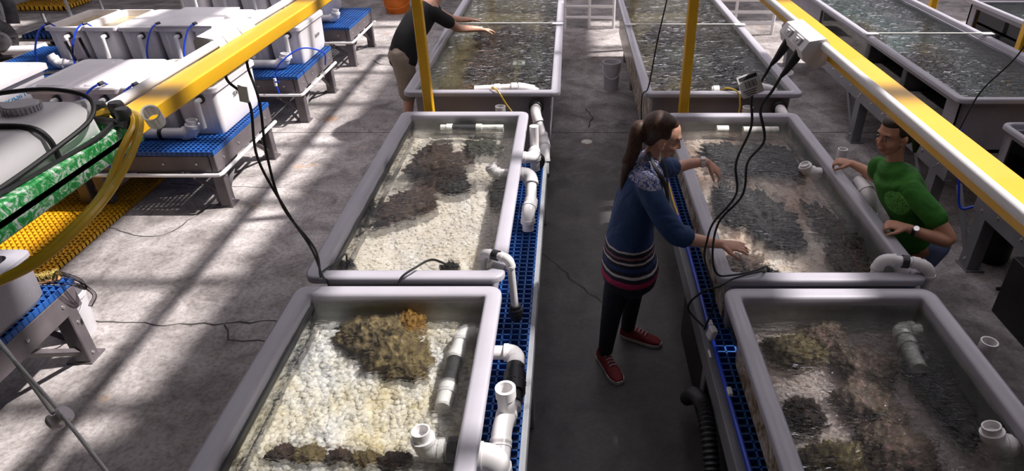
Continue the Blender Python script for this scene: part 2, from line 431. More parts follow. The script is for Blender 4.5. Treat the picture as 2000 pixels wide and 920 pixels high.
# ================================================================== THE PLACE
# floor
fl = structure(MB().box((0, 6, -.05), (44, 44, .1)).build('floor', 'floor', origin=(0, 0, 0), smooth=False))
def crack(pts, w=.012, seed=0):
    random.seed(seed); P_ = []
    for a, b in zip(pts[:-1], pts[1:]):
        a, b = Vector(a), Vector(b); L = (b-a).length; k = max(2, int(L/.07)); s = (b-a).normalized(); nrm = Vector((-s.y, s.x))
        for i in range(k): P_.append(a+(b-a)*i/k+nrm*random.uniform(-.018, .018))
    P_.append(Vector(pts[-1])); m = MB(); rs = []
    for i, p in enumerate(P_):
        t = (P_[min(i+1, len(P_)-1)]-P_[max(i-1, 0)]).normalized(); nn = Vector((-t.y, t.x)); ww = w*random.uniform(.35, 1)*.5
        rs.append([Vector((*(p-nn*ww), .0008)), Vector((*(p+nn*ww), .0008)), Vector((*p, -.004))])
    m.rings(rs, True, True, True)
    return m.build('crack', 'crack', fl, smooth=False, origin=(0, 0, 0))
crack([(-3.45, 3.56), (-2.98, 3.52), (-2.66, 3.50), (-2.33, 3.52), (-1.5, 3.55)], .022, 1)
crack([(-2.36, 3.49), (-2.25, 3.36), (-2.05, 3.33), (-1.85, 3.28)], .02, 2)
crack([(-3.9, 4.80), (-3.62, 4.66), (-3.36, 4.66), (-3.25, 4.98), (-3.22, 5.2)], .016, 3)
crack([(-3.8, 5.62), (-3.3, 5.55), (-2.72, 5.53)], .012, 4)
crack([(-.25, 4.4), (0, 4.05), (.12, 3.85), (.4, 3.6)], .02, 5)
crack([(-2.9, 9.55), (-2.75, 9.38), (-2.5, 9.3)], .03, 6)
crack([(.18, 7.6), (.26, 7.3), (.2, 7.0)], .03, 7)
for yy in (6.85, 13.0): MB().box((0, yy, .0005), (36, .012, .001)).build('joint', 'crack', fl, smooth=False, origin=(0, 0, 0))
MB().lathe([(0.001, .004), (.05, .004), (.055, .002), (.06, .0)], (.17, 6.6, 0), n=20).build('drain_cap', 'pvc_old', fl, origin=(0, 0, 0))

# the hall around the frame: plain walls with a window strip added at the far end for the water reflections; open rafters to the left,
# unseen sheeting added over the right-hand side and the far end to shade them
M['hall'] = pm('hall_wall', (.30, .285, .30), .8, var=.1, scale=1)
for nm, c, d in (('wall_back', (0, 21, 1.1), (34, .2, 2.2)), ('wall_left', (-14, 6, 2.6), (.2, 30, 5.2)), ('wall_right', (13, 6, 2.6), (.2, 30, 5.2)), ('wall_front', (0, -8, 2.6), (34, .2, 5.2))):
    structure(MB().box(c, d).build(nm, 'hall', smooth=False))
wl = structure(MB().box((0, 21, 5.05), (34, .2, .5)).build('trim_12', 'hall', smooth=False))
for i in range(10): structure(MB().box((-15.5+i*3.4, 21, 3.5), (.5, .2, 2.6)).build('trim_%d' % (i+1), 'hall', smooth=False))
roof = structure(MB().box((9.05, 1.0, 5.25), (8.7, 12.6, .06)).build('ceiling', 'hall', smooth=False, origin=(0, 0, 5)))
MB().box((0, -4.2, 5.31), (30, 7.6, .05)).build('roof_shade', 'hall', roof, smooth=False)
MB().box((0, 17.0, 5.31), (30, 8.6, .05)).build('roof_shade', 'hall', roof, smooth=False)
MB().box((-11.2, 6, 5.31), (6, 14, .05)).build('roof_shade', 'hall', roof, smooth=False)
for x0, x1, y1 in ((-8.2, .70, 3.5), (.70, 1.20, 1.95), (1.28, 1.95, 3.3)): MB().box(((x0+x1)/2, (y1-1)/2, 5.30), (x1-x0, y1+1, .04)).build('roof_shade', 'hall', roof, smooth=False)  # unseen panels added to shade the near left floor and the air pump
for x, w in ((-6.6, .5), (-5.3, .3), (-4.0, .55), (-2.7, .3), (-1.4, .6), (-.15, .35), (1.70, .45), (3.77, .78)):  # unseen; widths and gaps shaped for sun bands, the widest shades the aisle
    MB().box((x, 6, 5.15), (w, 22, .22)).build('rafter', 'hall', roof, smooth=False)
for i in range(11):
    MB().box((-2, -.2+i*1.25, 5.34), (14, .12, .08)).build('purlin', 'hall', roof, smooth=False)

# ------------------------------------------------------------------ tanks
def grid(x0, x1, y0, y1, z, d, fn):
    nx = max(2, int((x1-x0)/d)); ny = max(2, int((y1-y0)/d)); vs = []; fs = []
    for j in range(ny+1):
        for i in range(nx+1):
            x = x0+(x1-x0)*i/nx; y = y0+(y1-y0)*j/ny; vs.append((x, y, z+fn(x, y)))
    for j in range(ny):
        for i in range(nx):
            a = j*(nx+1)+i; fs.append((a, a+1, a+nx+2, a+nx+1))
    return MB().add(vs, fs)
def water(label, x0, x1, y0, y1, z, mat, amp=.005, seed=0, d=.02):
    def fn(x, y):
        a = noise.noise(Vector((x*5+seed, y*7, seed)))+.5*noise.noise(Vector((x*13, y*17+seed, 3)))+.25*noise.noise(Vector((x*31, y*37, seed+5)))
        return amp*a
    o = grid(x0, x1, y0, y1, z, d, fn).build('water', mat, ang=180, recalc=False)
    return tag(o, label, 'water', kind='stuff')
_t = (1+5**.5)/2; _q = 1/math.sqrt(1+_t*_t)
ICO = [(a*_q, b*_q, c*_q) for a, b, c in ((-1, _t, 0), (1, _t, 0), (-1, -_t, 0), (1, -_t, 0), (0, -1, _t), (0, 1, _t), (0, -1, -_t), (0, 1, -_t), (_t, 0, -1), (_t, 0, 1), (-_t, 0, -1), (-_t, 0, 1))]
ICOF = [(0, 11, 5), (0, 5, 1), (0, 1, 7), (0, 7, 10), (0, 10, 11), (1, 5, 9), (5, 11, 4), (11, 10, 2), (10, 7, 6), (7, 1, 8), (3, 9, 4), (3, 4, 2), (3, 2, 6), (3, 6, 8), (3, 8, 9), (4, 9, 5), (2, 4, 11), (6, 2, 10), (8, 6, 7), (9, 8, 1)]
def bed(label, x0, x1, y0, y1, z, mat, seed=0, amp=.014, d=.025, peb=0, pr_=.012):
    def fn(x, y):
        return amp*(noise.noise(Vector((x*4+seed, y*4, 1)))+.7*noise.noise(Vector((x*15, y*15+seed, 2))))
    g = grid(x0, x1, y0, y1, z, d, fn); random.seed(seed)
    for k in range(peb):   # pebbles added to give the look of light ripples on the bottom
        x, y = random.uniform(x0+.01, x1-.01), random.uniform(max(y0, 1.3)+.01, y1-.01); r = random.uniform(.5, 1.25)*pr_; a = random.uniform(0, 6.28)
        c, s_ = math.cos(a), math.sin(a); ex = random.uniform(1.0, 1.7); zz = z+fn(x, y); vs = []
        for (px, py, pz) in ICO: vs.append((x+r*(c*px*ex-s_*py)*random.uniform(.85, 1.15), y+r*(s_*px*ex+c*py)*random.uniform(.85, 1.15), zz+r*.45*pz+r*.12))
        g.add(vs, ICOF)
    o = g.build('tank_bed', mat, ang=180, recalc=False)
    return tag(o, label, 'gravel', kind='stuff')
def tank(label, x0, x1, y0, y1, zt=.95, zb=.55, lip=.08, bz=.75, win=None, group='fibreglass raceway tanks', open_left=None):
    cx, cy = (x0+x1)/2, (y0+y1)/2
    root = thing('raceway_tank', label, 'tank', (cx, cy, zb), group)
    L = lambda o, z, r: rrect(x0+o, x1-o, y0+o, y1-o, max(.012, r-o*.6), z)
    r = .065
    MB().rings([L(lip-.004, zt-.045, r), L(.012, zt-.045, r), L(0, zt-.035, r), L(0, zt-.012, r), L(.004, zt-.004, r), L(.014, zt, r), L(lip-.018, zt, r),
                L(lip-.006, zt-.004, r), L(lip, zt-.014, r), L(lip, zt-.06, r)]).build('rim', 'rim', root, ang=50)
    o2 = lip+.012
    if open_left is None:
        MB().rings([L(lip-.004, zt-.04, r), L(o2, zb, r)], True, False, True).build('body', 'tank', root)
        MB().rings([L(lip, zt-.05, r), L(lip+.006, bz-.06, r)]).build('inner_wall', 'tank_in', root)
    else:   # the aisle-side wall is a frame around a window
        wy0, wy1, wz0, wz1 = open_left; m = MB(); xw = x0+lip
        t = .03
        m.box((x1-lip-t/2, cy, (zt-.04+zb)/2), (t, y1-y0-2*lip, zt-.04-zb))
        for yy in (y0+lip+t/2, y1-lip-t/2): m.box((cx, yy, (zt-.04+zb)/2), (x1-x0-2*lip, t, zt-.04-zb))
        m.box((cx, cy, zb+.015), (x1-x0-2*lip, y1-y0-2*lip, .03))
        m.build('body', 'tank', root)
        f = MB()
        f.box((xw+t/2, (y0+lip+wy0)/2, (zt-.04+zb)/2), (t, wy0-y0-lip, zt-.04-zb)); f.box((xw+t/2, (y1-lip+wy1)/2, (zt-.04+zb)/2), (t, y1-lip-wy1, zt-.04-zb))
        f.box((xw+t/2, (wy0+wy1)/2, (zb+wz0)/2), (t, wy1-wy0, wz0-zb)); f.box((xw+t/2, (wy0+wy1)/2, (zt-.04+wz1)/2), (t, wy1-wy0, zt-.04-wz1))
        f.build('window_frame', 'tank', root)
        MB().box((xw+t*.6, (wy0+wy1)/2, (wz0+wz1)/2), (.008, wy1-wy0, wz1-wz0)).build('window_pane', win, root)
    if win == 'inside':   # acrylic viewing wall on the far-left side, wet and mirror-like from within, black gasket round it
        xi = x0+lip+.010
        MB().box((xi, cy, (bz+zt-.07)/2), (.006, y1-y0-2*lip-.05, zt-.07-bz)).build('window_pane', 'pane_wet', root)
        g = MB(); g.box((xi+.006, cy, bz+.012), (.012, y1-y0-2*lip-.03, .03)); g.box((xi+.006, cy, zt-.065), (.012, y1-y0-2*lip-.03, .035))
        for yy in (y0+lip+.03, y1-lip-.03): g.box((xi+.006, yy, (bz+zt-.07)/2), (.012, .035, zt-.07-bz))
        g.build('gasket', 'black', root)
    if win == 'outside':
        xw = x0+lip+.002
        MB().box((xw, cy, (zb+zt-.05)/2), (.012, y1-y0-2*lip-.16, zt-.13-zb), bev=.004).build('window_pane', 'algae', root)
    return root
A3x0, A3x1 = -1.345, -.335
tA3 = tank('near left grey tank with white light-rippled bottom, at the bottom edge', A3x0, A3x1, .35, 2.64, win='inside')
tA2 = tank('middle left grey tank with bright sandy bottom and brown corals', A3x0, A3x1, 2.70, 5.01, win='inside')
tA1 = tank('far left deep grey tank behind the left yellow post', -1.44, -.09, 5.45, 9.9, zb=.30, lip=.085)
tB3 = tank('near right grey tank full of mixed corals, in the bottom right corner', .74, 1.765, .35, 2.62, win='outside')
tB2 = tank('middle right grey tank between the two women', .74, 1.79, 2.68, 4.98, win='outside')
tB1 = tank('far right grey tank behind the right yellow post', .62, 1.985, 5.42, 9.9, zb=.30, lip=.085, win='outside')
tC1 = tank('long grey tank on a stand with a window along its side', 2.98, 4.22, 4.86, 9.6, zt=1.10, zb=.62, bz=.72, lip=.07, win='glass', open_left=(5.15, 8.3, .70, 1.0))
tC2 = tank('small glass-fronted tank at the right edge', 2.95, 4.0, 3.05, 4.28, zt=1.15, zb=.62, bz=.75, lip=.04, win='glass', open_left=(3.12, 4.16, .68, 1.07))
tC3 = tank('distant grey tank with a dark window in the top right corner', 4.75, 6.0, 5.6, 8.3, zt=1.15, zb=.62, bz=.72, lip=.07, win='glass', open_left=(5.8, 8.1, .70, 1.05), group='fibreglass raceway tanks')
for lab, t, x0, x1, y0, y1, bz, bm_, wz, wm, amp, sd_ in (
    ('white pebbles and painted light ripples', 'near left tank', -1.26, -.42, .44, 2.55, .75, 'bed_light_cells', .885, 'water_clear', .004, 1),
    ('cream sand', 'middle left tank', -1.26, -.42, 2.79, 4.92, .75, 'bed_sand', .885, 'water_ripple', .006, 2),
    ('brown rubble', 'far left tank', -1.35, -.18, 5.54, 9.8, .62, 'bed_brown', .895, 'water_deep', .010, 3),
    ('pinkish rubble', 'near right tank', .825, 1.68, .44, 2.53, .74, 'bed_pink', .885, 'water_choppy', .008, 4),
    ('reddish sand', 'middle right tank', .825, 1.70, 2.77, 4.89, .75, 'bed_red', .885, 'water_ripple', .006, 5),
    ('dark rubble', 'far right tank', .71, 1.895, 5.51, 9.8, .62, 'bed_brown', .895, 'water_deep', .010, 6),
    ('dark teal rubble', 'long windowed tank on the right', 3.08, 4.12, 4.96, 9.5, .72, 'bed_teal', 1.04, 'water_deep', .010, 7),
    ('pale sand', 'small glass-fronted tank', 3.02, 3.95, 3.1, 4.23, .75, 'bed_red', 1.09, 'water_ripple', .006, 8),
    ('dark sand', 'distant tank in the top right', 4.85, 5.9, 5.7, 8.2, .74, 'bed_teal', 1.09, 'water_deep', .008, 9)):
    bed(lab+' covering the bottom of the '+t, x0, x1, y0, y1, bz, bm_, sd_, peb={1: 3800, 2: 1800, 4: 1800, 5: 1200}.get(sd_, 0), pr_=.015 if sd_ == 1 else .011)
    water('rippled water surface in the '+t, x0, x1, y0, y1, wz, wm, amp, sd_, .02 if y1 < 6 else .035)

def rock(name, label, parts, mat, group='corals and rocks in the tanks', seed=0, cat='coral', sub=5, lump=.42):
    """one knobbly coral head made of one or several overlapping lobes"""
    bm = bmesh.new(); random.seed(seed)
    for (c, r) in parts:
        q = bmesh.ops.create_icosphere(bm, subdivisions=sub, radius=1.0)
        for v in q['verts']:
            p = v.co.copy(); s = Vector((seed*7.3+c[0]*3, c[1]*5, seed))
            n1 = noise.noise(p*1.4+s)*.9; n2 = noise.noise(p*3.7+s)*.55; d = noise.voronoi(p*4.2+s)[0][0]
            k = 1+lump*(n1+n2+.9*(.4-d)+.40*noise.noise(p*10+s)+.22*noise.noise(p*21+s))
            v.co = Vector(c)+Vector((p.x*r[0]*k, p.y*r[1]*k, max(-.6, p.z)*r[2]*k))
    me = bpy.data.meshes.new(name); org = Vector(parts[0][0]); org.z -= parts[0][1][2]*.6
    for v in bm.verts: v.co -= org
    for f in bm.faces: f.smooth = True
    bm.to_mesh(me); bm.free(); me.materials.append(M[mat])
    o = bpy.data.objects.new(name, me); COL.objects.link(o); o.location = org
    return tag(o, label, cat, group)
# near left tank
rock('coral_rock', 'knobbly olive and pink coral rock on the white tank bottom', [((-.90, 2.42, .80), (.16, .13, .07)), ((-.80, 2.30, .80), (.13, .12, .065)), ((-1.0, 2.46, .79), (.12, .09, .05)), ((-.72, 2.22, .79), (.10, .09, .05))], 'rock_olive', seed=3)
rock('coral_rock', 'amber sponge lump behind the olive coral rock', [((-.775, 2.50, .80), (.075, .07, .07))], 'rock_amber', seed=4)
for i, (x, y, w) in enumerate([(-1.13, 1.76, .055), (-1.02, 1.75, .06), (-.90, 1.74, .05), (-.79, 1.73, .055), (-.68, 1.72, .06)]):
    rock('coral_rock', ['leftmost', 'second', 'third', 'fourth', 'rightmost'][i]+' small dark rock in the row at the bottom of the near left tank', [((x, y, .77), (w, w*.8, .03))], 'rock_olive' if i % 2 else 'rock_brown', seed=10+i)
# middle left tank
rock('coral_colony', 'large brown plate coral in the middle left tank', [((-.95, 4.30, .79), (.20, .26, .055)), ((-1.02, 4.55, .785), (.14, .14, .04)), ((-.85, 4.10, .785), (.12, .15, .04))], 'rock_brown', seed=20, lump=.5)
rock('coral_colony', 'brown coral nearest the camera in the middle left tank', [((-1.03, 3.74, .785), (.17, .20, .045)), ((-1.10, 3.62, .78), (.12, .12, .035))], 'rock_brown', seed=21, lump=.5)
rock('coral_colony', 'grey-green coral by the far pipe in the middle left tank', [((-.66, 4.62, .785), (.13, .16, .045))], 'rock_green', seed=22, lump=.5)
rock('coral_colony', 'small dark purple coral between the brown corals', [((-.775, 3.95, .785), (.11, .12, .045))], 'rock_dark', seed=23, lump=.5)
rock('coral_rock', 'dark rock with a cord in the near left corner of the sandy tank', [((-1.23, 3.02, .79), (.045, .04, .05))], 'rock_dark', seed=24)
rock('coral_rock', 'dark rock with a cord at the near edge of the sandy tank', [((-.66, 3.0, .79), (.05, .04, .05))], 'rock_dark', seed=25)
rock('coral_rock', 'tiny dark rock lying on cream sand', [((-1.18, 3.45, .765), (.05, .04, .02))], 'rock_dark', seed=26)
rock('coral_colony', 'pale green coral against the right wall of the sandy tank', [((-.47, 3.95, .775), (.07, .22, .03))], 'rock_green', seed=27)
# middle right tank
for i, (lab, x, y, rx, ry, m_) in enumerate([
    ('broad black coral at the far end of the middle right tank', 1.22, 4.45, .25, .30, 'rock_dark'),
    ('black coral by the right rim at the far end of the middle right tank', 1.52, 4.42, .14, .28, 'rock_dark'),
    ('black coral under the watch hand of the woman in blue', 1.02, 3.72, .10, .26, 'rock_dark'),
    ('black branching coral in the centre of the middle right tank', 1.22, 3.62, .15, .32, 'rock_dark'),
    ('dark coral close to the outstretched hand of the woman in blue', 1.25, 3.30, .10, .13, 'rock_dark'),
    ('brown coral below the woman in green', 1.58, 3.45, .10, .30, 'rock_brown'),
    ('brown coral near the corner pipe of the middle right tank', 1.56, 3.05, .11, .17, 'rock_brown'),
    ('reddish coral rubble in the near left corner of the middle right tank', .98, 3.02, .12, .12, 'rock_mix')]):
    rock('coral_colony', lab, [((x, y, .782), (rx, ry, .05)), ((x+rx*.4, y-ry*.5, .78), (rx*.7, ry*.5, .045))], m_, seed=40+i, lump=.6)
rock('coral_rock', 'black rock with a cord at the near edge of the middle right tank', [((1.06, 2.90, .80), (.06, .045, .06))], 'rock_dark', seed=50)
rock('coral_rock', 'black rock by the near right corner of the middle right tank', [((1.52, 2.88, .79), (.06, .045, .05))], 'rock_dark', seed=51)
# near right tank
for i, (lab, x, y, rx, ry, m_) in enumerate([
    ('brown and yellow coral at upper left of the near right tank', 1.05, 2.33, .13, .11, 'rock_olive'),
    ('pink crusted coral at the far end of the near right tank', 1.20, 2.42, .11, .09, 'rock_mix'),
    ('shaded coral mound in the middle of the near right tank', 1.33, 2.22, .13, .12, 'rock_mix'),
    ('small dark coral by the left wall of the near right tank', .97, 1.94, .08, .09, 'rock_brown'),
    ('reddish coral mound low in the near right tank', 1.25, 1.98, .12, .13, 'rock_mix'),
    ('reddish coral at the bottom edge of the near right tank', 1.28, 1.76, .14, .12, 'rock_mix'),
    ('dark coral at the bottom left of the near right tank', 1.0, 1.70, .12, .10, 'rock_olive'),
    ('dark coral along the right wall of the near right tank', 1.58, 2.05, .09, .25, 'rock_dark')]):
    rock('coral_colony', lab, [((x, y, .785), (rx, ry, .06)), ((x-rx*.5, y+ry*.3, .775), (rx*.6, ry*.6, .045))], m_, seed=60+i)
# far tanks
for i, (lab, x, y, rx, ry, rz, m_) in enumerate([
    ('brown coral mound in the middle of the far left tank', -.85, 6.75, .24, .40, .13, 'rock_brown'),
    ('tan coral rubble at the near end of the far left tank', -.72, 6.15, .22, .22, .09, 'rock_olive'),
    ('orange-brown coral beside the pipe in the far left tank', -.95, 5.95, .14, .14, .08, 'rock_amber'),
    ('dark green coral along the right wall of the far left tank', -.36, 6.9, .15, .7, .11, 'rock_green'),
    ('dark coral ridge further back in the far left tank', -.75, 7.9, .35, .5, .14, 'rock_brown'),
    ('olive coral mound in the middle of the far right tank', 1.15, 6.9, .28, .45, .13, 'rock_green'),
    ('tan coral at the near left of the far right tank', 1.0, 6.2, .16, .2, .09, 'rock_olive'),
    ('dark coral along the right wall of the far right tank', 1.65, 6.7, .18, .8, .12, 'rock_dark'),
    ('dark coral ridge further back in the far right tank', 1.25, 8.0, .4, .5, .14, 'rock_brown'),
    ('dark coral by the window of the long tank', 3.35, 6.2, .15, .6, .16, 'rock_dark'),
    ('tan coral in the middle of the long tank', 3.6, 6.6, .2, .35, .12, 'rock_olive'),
    ('olive coral behind the window at the far end of the long tank', 3.3, 7.6, .15, .5, .15, 'rock_olive'),
    ('brown coral behind the near end of the long tank window', 3.32, 5.22, .13, .14, .14, 'rock_olive'),
    ('pale reef rock behind the small glass front', 3.25, 3.75, .18, .35, .17, 'rock_mix'),
    ('dark reef rock in the distant windowed tank', 5.1, 6.6, .2, .6, .2, 'rock_olive')]):
    base = {True: .62, False: .74}[x < 2]
    rock('coral_colony', lab, [((x, y, base+rz*.5), (rx, ry, rz)), ((x+rx*.4, y-ry*.4, base+rz*.4), (rx*.7, ry*.5, rz*.8))], m_, seed=80+i)
tile = MB()
for dx, dy, w, d in ((-.045, 0, .03, .12), (.045, 0, .03, .12), (0, .045, .06, .03), (0, -.045, .06, .03)): tile.box((-.52+dx, 6.55+dy, .86), (w, d, .015))
tag(tile.build('settlement_tile', 'pvc_old'), 'small square pale frame lying on coral in the far left tank', 'frame')

# ------------------------------------------------------------------ tank stands
def stand(label, x0, x1, y0, y1, z, gx, rail, mat, skirt=False):
    root = thing('tank_stand', label, 'stand', ((x0+x1)/2, (y0+y1)/2, 0))
    for x in (x0+.03, x1-.03): MB().box((x, (y0+y1)/2, z-.09), (.05, y1-y0, .13), bev=.006).build('side_rail', mat, root)
    for y in (y0+.03, y1-.03): MB().box(((x0+x1)/2, y, z-.09), (x1-x0-.12, .05, .13)).build('end_rail', mat, root)
    k = 3
    for j in range(k):
        y = y0+.08+(y1-y0-.16)*j/(k-1)
        for x in (x0+.05, x1-.05): MB().box((x, y, (z-.15)/2), (.075, .075, z-.15), bev=.006).build('leg', mat, root)
    grating(gx[0], gx[1], y0+.02, y1-.02, z, .045, .009, .032).build('grating', 'blue', root, smooth=False)
    return root
sA = stand('long stand with blue grating under the near and middle left tanks', -1.30, -.19, .3, 4.95, .575, (-.455, -.225), 0, 'railgrey')
sB = stand('long dark stand with blue grating under the near and middle right tanks', .695, 1.72, .3, 4.95, .575, (.745, .85), 0, 'greyframe')
MB().box((.735, 1.9, .23), (.012, 3.0, .44)).build('skirt_panel', 'dark', sB)
hose = MB(); hp = spline([(.66, 2.72, .10), (.655, 2.55, .30), (.655, 2.32, .42), (.66, 2.05, .30), (.665, 1.9, .1)], 12)
for i in range(len(hp)-1):
    a, b = hp[i], hp[i+1]; hose.tube([a, a*.5+b*.5, b], [.034, .042, .034], 12)
tag(hose.build('corrugated_hose', 'black'), 'black corrugated hose arched against the dark stand', 'hose')
bt = cord('air_line', 'blue air tube running along the blue grating of the right stand', [(.735, .4, .60), (.738, 1.5, .605), (.735, 2.5, .60), (.74, 3.6, .605), (.735, 4.7, .60)], .011, 'bluetube', 'tube')
for y in (1.75, 2.25, 2.75): MB().box((.742, y, .62), (.022, .05, .02), bev=.004).build('clip', 'white', bt)
# supports of the tall far tanks
for lab, x0, x1 in (('low grey base under the far left tank', -1.30, -.2), ('low grey base under the far right tank', .76, 1.86)):
    r_ = thing('support_plinth', lab, 'stand', ((x0+x1)/2, 7.6, 0))
    for y in (5.8, 7.0, 8.3, 9.5): MB().box(((x0+x1)/2, y, .15), (x1-x0, .12, .30), bev=.01).build('block', 'greyframe', r_)
def cstand(label, x0, x1, y0, y1, z, legs):
    root = thing('tank_stand', label, 'stand', ((x0+x1)/2, (y0+y1)/2, 0))
    for x in (x0, x1):
        m = MB(); m.box((x, (y0+y1)/2, z-.08), (.012, y1-y0, .16))
        for dz in (.008, -.152+.0): m.box((x+(.03 if x == x0 else -.03), (y0+y1)/2, z-.008+dz-.0), (.06, y1-y0, .012))
        m.build('side_channel', 'greyframe', root)
    for y in (y0+.05, y1-.05): MB().box(((x0+x1)/2, y, z-.08), (x1-x0-.02, .05, .14)).build('end_rail', 'greyframe', root)
    for y in legs:
        for x in (x0, x1):
            s = 1 if x == x0 else -1
            MB().box((x+s*.005, y, (z-.03)/2), (.012, .12, z-.03)).box((x+s*.05, y-.055, (z-.03)/2), (.09, .012, z-.03)).build('leg', 'greyframe', root)
            MB().box((x+s*.06, y, .006), (.14, .16, .012)).build('foot_plate', 'greyframe', root)
            MB().box((x+s*.02, y+.22, z-.30), (.02, .05, .52), Euler((math.radians(-42), 0, 0))).build('brace', 'greyframe', root)
            for zz in (.08, z-.12): MB().lathe([(.001, .01), (.012, .008), (.014, 0)], (x-s*.002, y, zz), (-s, 0, 0), 8).build('bolt', 'bolt', root)
    n = int((y1-y0)/.28)
    for i in range(n): MB().lathe([(.001, .01), (.011, .008), (.013, 0)], (x0-.006, y0+.15+i*.28, z-.08), (-1, 0, 0), 8).build('bolt', 'bolt', root)
    return root
cstand('grey channel stand under the long windowed tank', 3.0, 4.2, 4.75, 9.5, .615, (4.95, 6.62, 9.2))
cstand('grey channel stand under the small glass-fronted tank', 3.0, 4.0, 1.9, 4.30, .615, (4.2, 1.96))
cstand('distant grey stand under the top right tank', 4.8, 5.9, 5.6, 8.3, .615, (5.8, 8.1))
cb = thing('cabinet', 'black cabinet under the stand at the right edge', 'cabinet', (3.3, 2.9, 0))
MB().box((3.30, 2.85, .225), (.74, 1.62, .45), bev=.006).build('body', 'dark', cb); MB().box((2.925, 2.85, .23), (.012, .78, .40), bev=.003).build('door', 'dark', cb)
can = thing('filter_canister', 'black filter canister under the right-hand stand', 'canister', (3.28, 4.35, 0))
MB().lathe([(.001, 0), (.13, 0), (.14, .02), (.14, .34), (.12, .36)], (3.28, 4.35, 0), n=24).build('body', 'black', can); MB().lathe([(.145, .33), (.15, .36), (.13, .40), (.04, .42), (.001, .42)], (3.28, 4.35, 0), n=24).build('lid', 'black', can)
MB().tube([(3.14, 4.33, .44), (3.05, 4.31, .44)], .018, 10).build('nozzle', 'white', can)
cord('cable', 'black cable on the floor under the right-hand stand', [(3.3, 4.2, .42), (3.45, 4.1, .3), (3.5, 4.15, .04), (3.3, 3.95, .012), (3.1, 3.9, .012)], .010, 'rubber', 'cable')
cord('air_line', 'blue air tube looping down beside the long windowed tank', [(2.92, 4.62, .95), (2.93, 4.58, .75), (2.96, 4.5, .55), (3.0, 4.45, .38), (3.1, 4.4, .43)], .010, 'bluetube', 'tube')
bx = thing('step_stool', 'yellow-orange plastic box on the floor behind the woman in green', 'box', (2.3, 4.9, 0))
MB().box((2.3, 4.9, .14), (.34, .26, .28), bev=.012).build('body', 'orange', bx)

# ------------------------------------------------------------------ yellow steel frames with conduit
def gantry(label, x, side, posts):
    root = thing('steel_gantry', label, 'frame', (x, 5.23, 0))
    MB().box((x, 4.85, 2.188), (.084, 10.7, .05), bev=.005).build('beam', 'yellow', root)
    for y in posts:
        MB().box((x, y, 1.08), (.075, .075, 2.16), bev=.006).build('post', 'yellow', root)
        MB().box((x, y, .006), (.16, .16, .012)).build('base_plate', 'yellow', root)
    return root
gantry('yellow steel frame over the left tanks with a post behind the middle tank', -1.175, -1, (5.23, 10.1))
gantry('yellow steel frame over the right tanks with a post behind the ponytail', .935, 1, (5.23, 10.1))
for lab, x in (('white conduit pipe clamped along the left yellow beam', -1.238), ('white conduit pipe clamped along the right yellow beam', .868)):
    c_ = thing('conduit', lab, 'conduit', (x, 4.3, 2.2))
    zc_ = 2.218 if x < 0 else 2.222; MB().tube([(x, -.5, zc_), (x, 9.1, zc_)], .0145, 16).build('pipe', 'white', c_)
    for y in (-.3, 5.0, 7.0): MB().box((x, y, zc_), (.04, .03, .04), bev=.008).build('clamp', 'white', c_)
for (lab, x, y, yw) in (('yellow post standing by the distant right-hand tanks', 4.55, 8.6, 2.1), ('yellow post beside the distant windowed tank', 4.52, 6.65, 2.1), ('yellow post at the right edge behind the small tank', 3.55, 4.55, 2.1)):
    r_ = thing('yellow_post', lab, 'post', (x, y, 0)); MB().box((x, y, yw/2), (.08, .08, yw), bev=.006).build('post', 'yellow', r_); MB().box((x, y, .008), (.16, .16, .016)).build('base_plate', 'yellow', r_)
tag(MB().box((4.68, 8.55, .62), (.14, .10, .10), bev=.01).box((4.60, 8.55, .65), (.05, .06, .06), bev=.01).build('socket_box', 'red'), 'small red socket box on a far yellow post', 'socket')

# outlet boxes
def outlet(label, x, y0, y1, s, cat='outlet box'):
    root = thing('outlet_box', label, 'outlet box', (x, (y0+y1)/2, 2.13))
    prof = [(-.055, 2.245), (.035, 2.26), (.06, 2.235), (.06, 2.12), (.0, 2.09), (-.075, 2.14), (-.09, 2.19)]
    if s < 0: prof = [(-a, b) for a, b in prof]
    prof = [(x+a*.62, 2.225+(b-2.225)*.62) for a, b in prof]
    MB().rings([[Vector((a, y, b)) for a, b in prof] for y in (y0, y0+.008, y1-.008, y1)], True, True, True).build('housing', 'white', root, ang=20)
    a, b = prof[5], prof[6]; up = Vector((b[0]-a[0], 0, b[1]-a[1])); nrm = Vector((-up.z, 0, up.x)).normalized()
    if (nrm.x > 0) == (s > 0): nrm = -nrm
    c0 = Vector((prof[6][0], 0, prof[6][1])); c1 = Vector((prof[0][0], 0, prof[0][1])); f = c1-c0
    n2 = Vector((-f.z, 0, f.x)).normalized()
    if (n2.x > 0) == (s > 0): n2 = -n2
    for k in (.3, .7):
        yy = y0+(y1-y0)*k; c = c0+f*.5+n2*.003; c.y = yy
        q = Euler((0, math.atan2(-f.z, f.x), 0))
        p = MB().box(c, (f.length*.75, (y1-y0)*.24, .008), q, .003).build('switch_plate', 'bucket', root)
        MB().box(c+n2*.004, (f.length*.35, (y1-y0)*.1, .008), q, .003).build('rocker', 'white', p)
    return root
outlet('white double outlet box on the right yellow beam, two black plugs in it', .850, 2.27, 2.55, 1)
outlet('cream outlet box on the left yellow beam', -1.27, 2.30, 2.60, -1)
plugs = []
